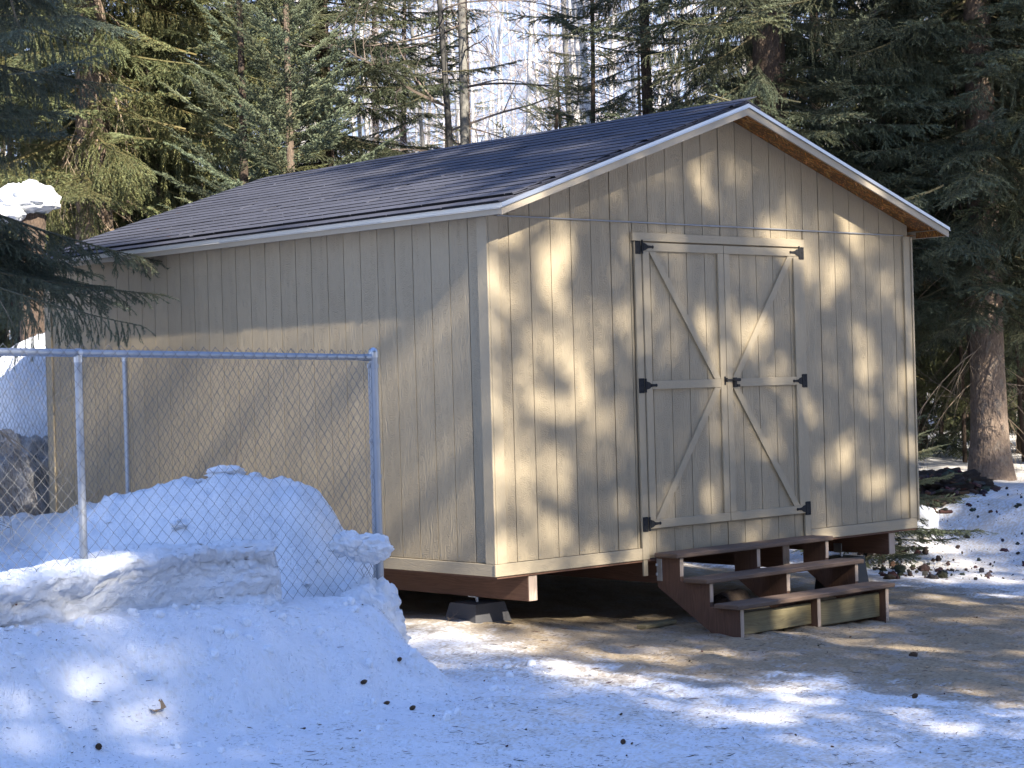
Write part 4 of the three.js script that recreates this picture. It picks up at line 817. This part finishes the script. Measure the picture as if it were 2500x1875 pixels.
// spruces further off, copies of four grown ones
{
  const rr = rng(401), G = 'spruces of the wood beyond the shed', protos = [];
  const specs = [[B.dense, MID, 13, 1.9], [B.weep, OLIVE, 15, 2.0], [B.dense, DARK, 16, 2.2], [B.thin, OLIVE, 9, 1.6]];
  const put = (k, d, f) => {
    const p = planAt(d, f * d), y = ground(p.x, p.z); let t;
    if (!protos[k]) t = protos[k] = spruce({ x: p.x, z: p.z, h: specs[k][2], r: 0.13, cb: 0.7, R: specs[k][3], seed: 410 + k, set: specs[k][0], color: specs[k][1], perM: 4.6, label: 'spruce of the wood beyond the shed, partly hidden by nearer trees', group: G });
    else { t = protos[k].clone(); t.name = numbered('spruce_tree'); t.position.set(p.x, y, p.z); t.traverse((c) => { if (c !== t) c.name = numbered(c.name.replace(/_\d{3}$/, '')); }); scene.add(t); }
    t.rotation.y = rr() * 6.28; const s = 0.75 + 0.5 * rr(); t.scale.setScalar(s);
  };
  for (let i = 0; i < 13; i++) put([1, 2, 0, 1, 2][i % 5], 31 + rr() * 26, lerp(-0.285, -0.09, (i + rr()) / 13));
  for (let i = 0; i < 10; i++) put([1, 0, 2, 1][i % 4], 32 + rr() * 26, lerp(0.1, 0.285, (i + rr()) / 10));
  for (const [d, f] of [[38, -0.052], [44, -0.02], [36, 0.028], [41, 0.07]]) put(3, d, f);
  for (const [d, f] of [[46, -0.066], [52, -0.03], [43, 0.075]]) put(0, d, f);
  for (const [d, f] of [[28, 0.205], [30, 0.232], [27.5, 0.262], [33, 0.25], [34, 0.19], [31, 0.285]]) put(d < 30 ? 2 : 0, d, f);
  // the wood goes on to either side of the picture
  for (let i = 0; i < 16; i++) put([0, 2, 1][i % 3], 17 + rr() * 22, lerp(-0.95, -0.33, (i + rr()) / 16));
  for (let i = 0; i < 12; i++) put([2, 0, 1][i % 3], 22 + rr() * 22, lerp(0.33, 0.85, (i + rr()) / 12));
  for (let i = 0; i < 7; i++) put(1, 62 + rr() * 25, lerp(-0.29, -0.09, (i + rr()) / 7));
  for (let i = 0; i < 5; i++) put(1, 62 + rr() * 25, lerp(0.11, 0.29, (i + rr()) / 5));
}
// tall spruces on the near side of the yard, outside the picture: their crowns break up the sunlight
{
  const G = 'tall spruces on the near side of the yard that dapple the sunlight', lab = 'tall spruce on the near side of the yard, seen only by its shade';
  const SH = [...B.dense, ...B.tuft];
  const S = (x, z, h, R, cb, perM, seed, fill = 0, power = 0.75) => spruce({ x, z, power, h, r: 0.2, cb, R, seed, set: fill ? SH : OLD, color: DARK, perM, fill, label: lab, group: G, sides: 8, y: -0.6 });
  S(-5.2, 19.5, 27, 3.0, 3.5, 9, 501, 300);
  S(-7.0, 18.5, 12.3, 2.9, 2.5, 9, 512, 160);
  S(-9.6, 21, 27, 3.7, 3.5, 9, 502);
  S(-2.7, 17.5, 9.0, 2.4, 2.5, 9, 511);
  S(-0.45, 16, 18.6, 3.1, 3.5, 4.2, 503, 560, 0.5);
  S(2.7, 16.6, 24, 3.1, 3.5, 4.0, 504, 640, 0.65);
  S(6.4, 17.5, 27, 3.3, 3.5, 6, 505, 300);
  S(9.9, 20, 29, 3.0, 3.5, 4.2, 506);
  S(-13, 18, 24, 3.4, 3, 7, 510);
}
// ---------------------------------------------------------------- the rest of the yard
// snow heap behind the far left corner of the shed, with its grey ploughed foot
{
  const a = planAt(20.6, -4.35), b = planAt(18.9, -4.75);
  solo('snow_pile', lump(a.x, -0.2, a.z, 1.5, 2.3, 1.5, 0.16, 1.6, 51, 40), M.snow, 'steep snow heap rising behind the far left corner of the shed', 'snow pile');
  const dirty = std({ color: new THREE.Color().setRGB(0.74, 0.71, 0.68), roughness: 0.9, map: rep(crust, 1.5, 1.5), bumpMap: rep(crust, 2, 2), bumpScale: 0.008 });
  solo('dirty_snow_pile', mergeGeometries([lump(b.x, 0.3, b.z, 0.55, 0.62, 0.5, 0.3, 1.8, 61, 30), lump(b.x + 0.5, 0.1, b.z + 0.4, 0.5, 0.6, 0.5, 0.3, 1.8, 62, 30)]), dirty, 'grey dirt-streaked snow lump behind the fence left of the shed', 'snow pile');
}
{
  const t = thing('broken_snag', 'broken-off tree stump with a thick rounded cap of snow beyond the roof\'s far left end', 'tree stump'), x = 1.3, z = -8.75, y = ground(x, z); t.position.set(x, y, z);
  part(t, 'stump', tube([V(0, -0.3, 0), V(0.02, 1.2, 0), V(0.0, 2.5, 0.02), V(0.05, 3.28 - y, 0)], [0.22, 0.15, 0.13, 0.15], 14, 2.2), M.darkbark);
  part(t, 'snow_cap', mergeGeometries([lump(-0.02, 3.4 - y, 0, 0.33, 0.23, 0.32, 0.3, 1.7, 71, 34, 0.45), lump(-0.26, 3.27 - y, 0.05, 0.18, 0.12, 0.18, 0.3, 1.6, 72, 22, 0.3)]), M.snow);
}
// bark and soil thrown up on the berm
{
  const rr = rng(601), c = planAt(21.9, 4.75), c2 = planAt(21.0, 4.2);
  const t = thing('bark_pile', 'dark heap of bark and soil on the snow berm before the thick trunk', 'bark pile');
  const soil = std({ color: new THREE.Color().setRGB(0.05, 0.037, 0.028), roughness: 1, bumpMap: rep(crust, 3, 3), bumpScale: 0.05 });
  part(t, 'heap', mergeGeometries([lump(c.x, ground(c.x, c.z) - 0.06, c.z, 0.75, 0.24, 0.4, 0.45, 2.2, 81, 34), lump(c.x - 0.55, ground(c.x - 0.55, c.z) - 0.05, c.z - 0.1, 0.5, 0.2, 0.35, 0.45, 2.4, 82, 28)]), soil);
  const chip = cbox(-0.5, -0.12, -0.2, 0.5, 0.12, 0.2, 0.06), list = [], cl = [];
  for (let i = 0; i < 260; i++) { const a = rr() * 6.28, q = Math.sqrt(rr()), x = c.x - 0.2 + Math.cos(a) * q * 1.05, z = c.z + Math.sin(a) * q * 0.5, h = 0.2 * (1 - q * q); list.push({ v: 0, m: mat4(x, ground(x, z) + h - 0.02, z, rr() * 6, rr() - 0.5, rr() - 0.5, 0.05 + 0.13 * rr()), c: new THREE.Color().setRGB(0.035 + 0.06 * rr(), 0.03 + 0.03 * rr(), 0.025 + 0.02 * rr()) }); }
  spray(t, 'bark_chips', [{ geo: chip }], list, std({ color: 0xffffff, roughness: 1 }), { kind: 'stuff' });
  const s = thing('soil_clods', 'dark clods of soil scattered over the berm of snow on the right', 'soil', null, 'stuff');
  for (let i = 0; i < 1000; i++) { const d = 18.6 + rr() * 3.4, l = 3.5 + rr() * 2.6, p = planAt(d, l), x = p.x, z = p.z; if (rr() < 0.55 && l > 4.6) continue; cl.push({ v: 0, m: mat4(x, ground(x, z) + 0.005, z, rr() * 6, rr() * 2, rr() * 2, 0.006 + 0.05 * Math.pow(rr(), 5) + (l < 4.2 ? 0.045 * Math.pow(rr(), 5) : 0)), c: new THREE.Color().setRGB(0.03 + 0.04 * rr(), 0.026 + 0.025 * rr(), 0.022 + 0.018 * rr()) }); }
  spray(s, 'clods', [{ geo: lump(0, 0, 0, 1, 0.5, 0.8, 0.7, 2.2, 91, 8) }], cl, std({ color: 0xffffff, roughness: 1 }));
  solo('snow_chunk', mergeGeometries([lump(c2.x - 0.28, ground(c2.x, c2.z) + 0.12, c2.z - 0.2, 0.34, 0.25, 0.3, 0.2, 1.3, 95, 26), lump(c2.x - 0.1, ground(c2.x, c2.z) + 0.0, c2.z + 0.15, 0.2, 0.2, 0.25, 0.25, 1.3, 96, 22)]), M.snow, 'smooth blue-shaded snow lump left of the bark heap, beside the shed corner', 'snow chunk');
}
// split log with snow on it, seen through the steps
{
  const x = 2.72, z = -0.25, y = ground(x, z), t = thing('split_log', 'split log lying under the shed, seen through the steps', 'log');
  t.position.set(x, y + 0.085, z); t.rotation.y = 0.35;
  part(t, 'wood', tube([V(-0.22, 0, 0), V(-0.1, 0.005, 0), V(0.1, 0, 0.004), V(0.22, 0, 0)], [0.085, 0.09, 0.09, 0.085], 14, 0.5), M.darkbark);
}
solo('plank_offcut', cbox(-0.2, 0, -0.045, 0.2, 0.03, 0.045, 0.004).rotateY(0.15).translate(1.55, ground(1.55, 0.05) + 0.004, 0.05), M.treated, 'short greenish board lying on the soil left of the steps', 'board');
// cones and a curled leaf on the snow
function cone(x, z, s, yaw, label) {
  s *= 0.55; const y = ground(x, z), t = thing('spruce_cone', label, 'spruce cone', 'brown cones lying on the snow'), gs = [], r = rng(Math.round((x + z) * 97) + 5000), bm = std({ color: new THREE.Color().setRGB(0.10, 0.062, 0.035), roughness: 0.85 });
  t.position.set(x, y + s * 0.3, z); t.rotation.set(0, yaw, 0.12);
  const pts = []; for (let i = 0; i <= 10; i++) { const q = i / 10; pts.push(new THREE.Vector2(Math.max(1e-4, s * 0.34 * Math.sin(Math.PI * Math.pow(q, 0.8)) + 0.001), (q - 0.5) * s * 1.5)); }
  part(t, 'core', new THREE.LatheGeometry(pts, 10).rotateZ(Math.PI / 2), bm);
  for (let i = 0; i < 44; i++) { const q = (i + 0.5) / 44, a = i * 2.4, rad = s * 0.34 * Math.sin(Math.PI * Math.pow(q, 0.8)), g = cbox(-0.1, -0.02, -0.1, 0.1, 0.02, 0.1, 0.012).scale(s * 1.1, s * 1.1, s * 1.1); g.rotateZ(-0.7 - 0.3 * r()).translate(0, rad * 0.95, 0).rotateX(a).translate((q - 0.5) * s * 1.5, 0, 0); gs.push(g); }
  part(t, 'scales', mergeGeometries(gs), bm);
}
cone(-4.24, 1.82, 0.07, 1.0, 'brown cone standing out at the lower left of the trampled snow');
cone(-2.99, 1.78, 0.055, 0.4, 'cone left of and below the row of three cones on the snow');
cone(-2.34, 1.47, 0.06, 0.2, 'uppermost of three cones in a row below the broken end of the snow bank');
cone(-2.27, 1.58, 0.055, 0.1, 'middle of three cones in a row below the broken end of the snow bank');
cone(-2.24, 1.77, 0.06, 0.3, 'lowest of three cones in a row below the broken end of the snow bank');
cone(-2.07, 3.22, 0.06, 0.7, 'cone lying alone near the bottom edge in the middle of the picture');
cone(0.33, 3.26, 0.07, 0.2, 'dark cone below the steps at the edge of the trodden sawdust');
cone(1.82, 2.17, 0.11, 0.1, 'large dark cone on the trodden ground in front and right of the steps');
cone(-1.99, 1.36, 0.055, 0.5, 'cone on the snow slope just below the broken end of the bank');
cone(-3.92, 0.99, 0.06, 0.5, 'cone at the foot of the snow slab in front of the fence');
{
  const x = -3.78, z = 1.62, y = ground(x, z), g = gridGeo(20, 10, (u, v) => { const a = (u - 0.5) * 0.13, w = 0.045 * Math.sin(Math.PI * clamp(u * 0.96 + 0.02, 0, 1)), b = (v - 0.5) * 2 * w; return V(a, 0.01 + 0.012 * Math.pow(Math.abs(v - 0.5) * 2, 2) + (u > 0.7 ? Math.pow((u - 0.7) / 0.3, 1.3) * 0.035 : 0), b); });
  const m = solo('curled_leaf', g, std({ color: new THREE.Color().setRGB(0.30, 0.20, 0.105), roughness: 0.7, side: THREE.DoubleSide }), 'curled tan leaf lying on the shaded snow in the left foreground', 'leaf');
  m.position.set(x, y, z); m.rotation.y = 0.75;
}
// needles, twig bits and bark flakes strewn over the snow
{
  const rr = rng(701), list = [], flakes = [], sliver = (() => { const g = tube([V(-0.5, 0, 0), V(-0.15, 0.03, 0.05), V(0.2, 0.02, 0.03), V(0.5, 0.0, -0.06)], [0.015, 0.036, 0.032, 0.012], 3, 1, false); return g; })();
  const add = (x, y, z) => { const k = rr(); if (k < 0.985) list.push({ v: 0, m: mat4(x, y, z, rr() * 6.28, (rr() - 0.5) * 0.3, rr(), 0.012 + 0.026 * rr() * rr() + (rr() < 0.03 ? 0.04 : 0)), c: new THREE.Color().setRGB(0.05 + 0.07 * rr(), 0.035 + 0.04 * rr(), 0.022 + 0.02 * rr()) }); else flakes.push({ v: 0, m: mat4(x, y + 0.001, z, rr() * 6, rr() * 0.6, rr() * 0.6, 0.003 + 0.008 * Math.pow(rr(), 4)), c: new THREE.Color().setRGB(0.05 + 0.05 * rr(), 0.03 + 0.03 * rr(), 0.02 + 0.02 * rr()) }); };
  for (let i = 0; i < 42000; i++) {
    const d = 8.6 + 9.5 * Math.pow(rr(), 1.3), l = (rr() - 0.5) * 0.56 * d, p = planAt(d, l), c = fbm2(p.x * 0.8, p.z * 0.8, 3) + 0.6 * fbm2(p.x * 3.5, p.z * 3.5, 3);
    if (rr() > 0.36 + 0.8 * c + 0.25 * sst(l, -1.5, 1)) continue;
    if (p.x > -0.1 && p.x < 5 && p.z < -0.4) continue;
    if (fs(p.x, p.z) > -0.1 && fq(p.x, p.z) < 0.35) continue;
    add(p.x, ground(p.x, p.z) + 0.003, p.z);
  }
  for (let i = 0; i < 6500; i++) { const x = lerp(-5.5, -0.4, rr()), z = lerp(-4, 0.8, rr()); if (rr() > 0.25 + 1.1 * fbm2(x * 1.6, z * 1.6, 3) + 0.6 * sst(-x, 2.3, 3.5)) continue; add(x, pileY(x, z) + 0.003, z); }
  const bp = blockGeo.attributes.position, bn = blockGeo.attributes.normal;
  for (let i = 0; i < 1500; i++) { const k = Math.floor(rr() * bp.count); if (bn.getY(k) < 0.35 || bp.getY(k) < 0.0 || rr() > 0.35 + fbm2(bp.getX(k) * 3, bp.getZ(k) * 5, 2)) continue; add(bp.getX(k) + 0.01 * rr(), bp.getY(k) + 0.003, bp.getZ(k) + 0.01 * rr()); }
  for (let i = 0; i < 260; i++) { const x = RIDGE - 2.4 * rr(), z = -6 * rr(); add(x, deckTop(x) + 0.038, z); }
  const cr = thing('snow_crumbs', 'loose crumbs of snow fallen at the foot of the banks', 'snow', null, 'stuff'), cl = [];
  for (let i = 0; i < 420; i++) { const s = lerp(-0.9, 3.3, rr()), qq = 0.3 + 1.5 * rr() * rr(), x = FE.x + FA.x * s + FN.x * qq, z = FE.z + FA.z * s + FN.z * qq; cl.push({ v: 0, m: mat4(x, ground(x, z) + 0.004, z, rr() * 6, rr() * 6, rr() * 6, 0.005 + 0.028 * Math.pow(rr(), 5)), c: null }); }
  spray(cr, 'crumbs', [{ geo: lump(0, 0, 0, 1, 0.7, 0.9, 0.5, 1.7, 92, 8) }], cl, M.crumb);
  const o = thing('needle_litter', 'brown spruce needles and twig bits strewn over the snow', 'needle litter', null, 'stuff');
  const lm = std({ color: 0xffffff, roughness: 0.9 });
  spray(o, 'needles', [{ geo: sliver }], list, lm); spray(o, 'flakes', [{ geo: lump(0, 0, 0, 1, 0.5, 0.8, 0.4, 1.5, 99, 6) }], flakes, lm);
}
// brush behind the fence and thin bare stems among the spruces on the right
{
  const rr = rng(801);
  const bush = (x, z, n, label, y, s = 1) => { const t = thing('bare_shrub', label, 'shrub'); t.position.set(x, y ?? ground(x, z), z); const l = []; for (let k = 0; k < n; k++) l.push({ v: k % 2, m: mat4((rr() - 0.5) * 0.3, 0, (rr() - 0.5) * 0.3, rr() * 6.28, (rr() - 0.5) * 0.5, rr() * 6, s * (0.5 + 0.6 * rr())), c: null }); spray(t, 'stems', T.brush, l, M.twig, { kind: 'stuff' }); };
  bush(-0.55, -5.4, 14, 'dark bare shrub stems against the far end of the shed side', 0.15);
  bush(-0.9, -6.7, 20, 'tangle of dark bare stems behind the fence at the left edge', 0.0, 1.1);
  bush(-1.6, -6.2, 16, 'bare stems in front of the dirty snow lump left of the shed', 0.0);
  bush(-0.42, -2.55, 3, 'thin twig sticking out of the snow heap against the shed side', 0.52, 0.55);
  bush(0.12, -0.62, 1, 'small forked twig standing in the soil before the near pier block', null, 0.42);
  for (let i = 0; i < 10; i++) { const d = 23.5 + rr() * 8, f = lerp(0.19, 0.27, (i + rr()) / 10), p = planAt(d, f * d); bareTree('sapling', { x: p.x, z: p.z, h: 4 + rr() * 3, r: 0.022 + rr() * 0.02, seed: 820 + i, bark: M.darkbark, label: 'thin dark bare sapling among the spruces right of the shed', category: 'sapling', group: 'thin dark saplings right of the shed', n: 16, from: 0.12, tw: T.brush, sides: 5, lean: (rr() - 0.5) * 0.8 }); }
  const p = planAt(33, 7.15), fw = thing('firewood_stack', 'small orange-brown stack of cut logs far off between the right-hand trunks', 'firewood stack');
  p.y = ground(p.x, p.z);
  for (let j = 0; j < 3; j++) for (let i = 0; i < 5 - j; i++) part(fw, 'log', rod(V(p.x + (i + j * 0.5) * 0.19, p.y + 0.09 + j * 0.16, p.z), V(p.x + (i + j * 0.5) * 0.19 + 0.25, p.y + 0.09 + j * 0.16, p.z + 0.5), 0.09, 10), M.tread);
}
renderer.render(scene, camera);
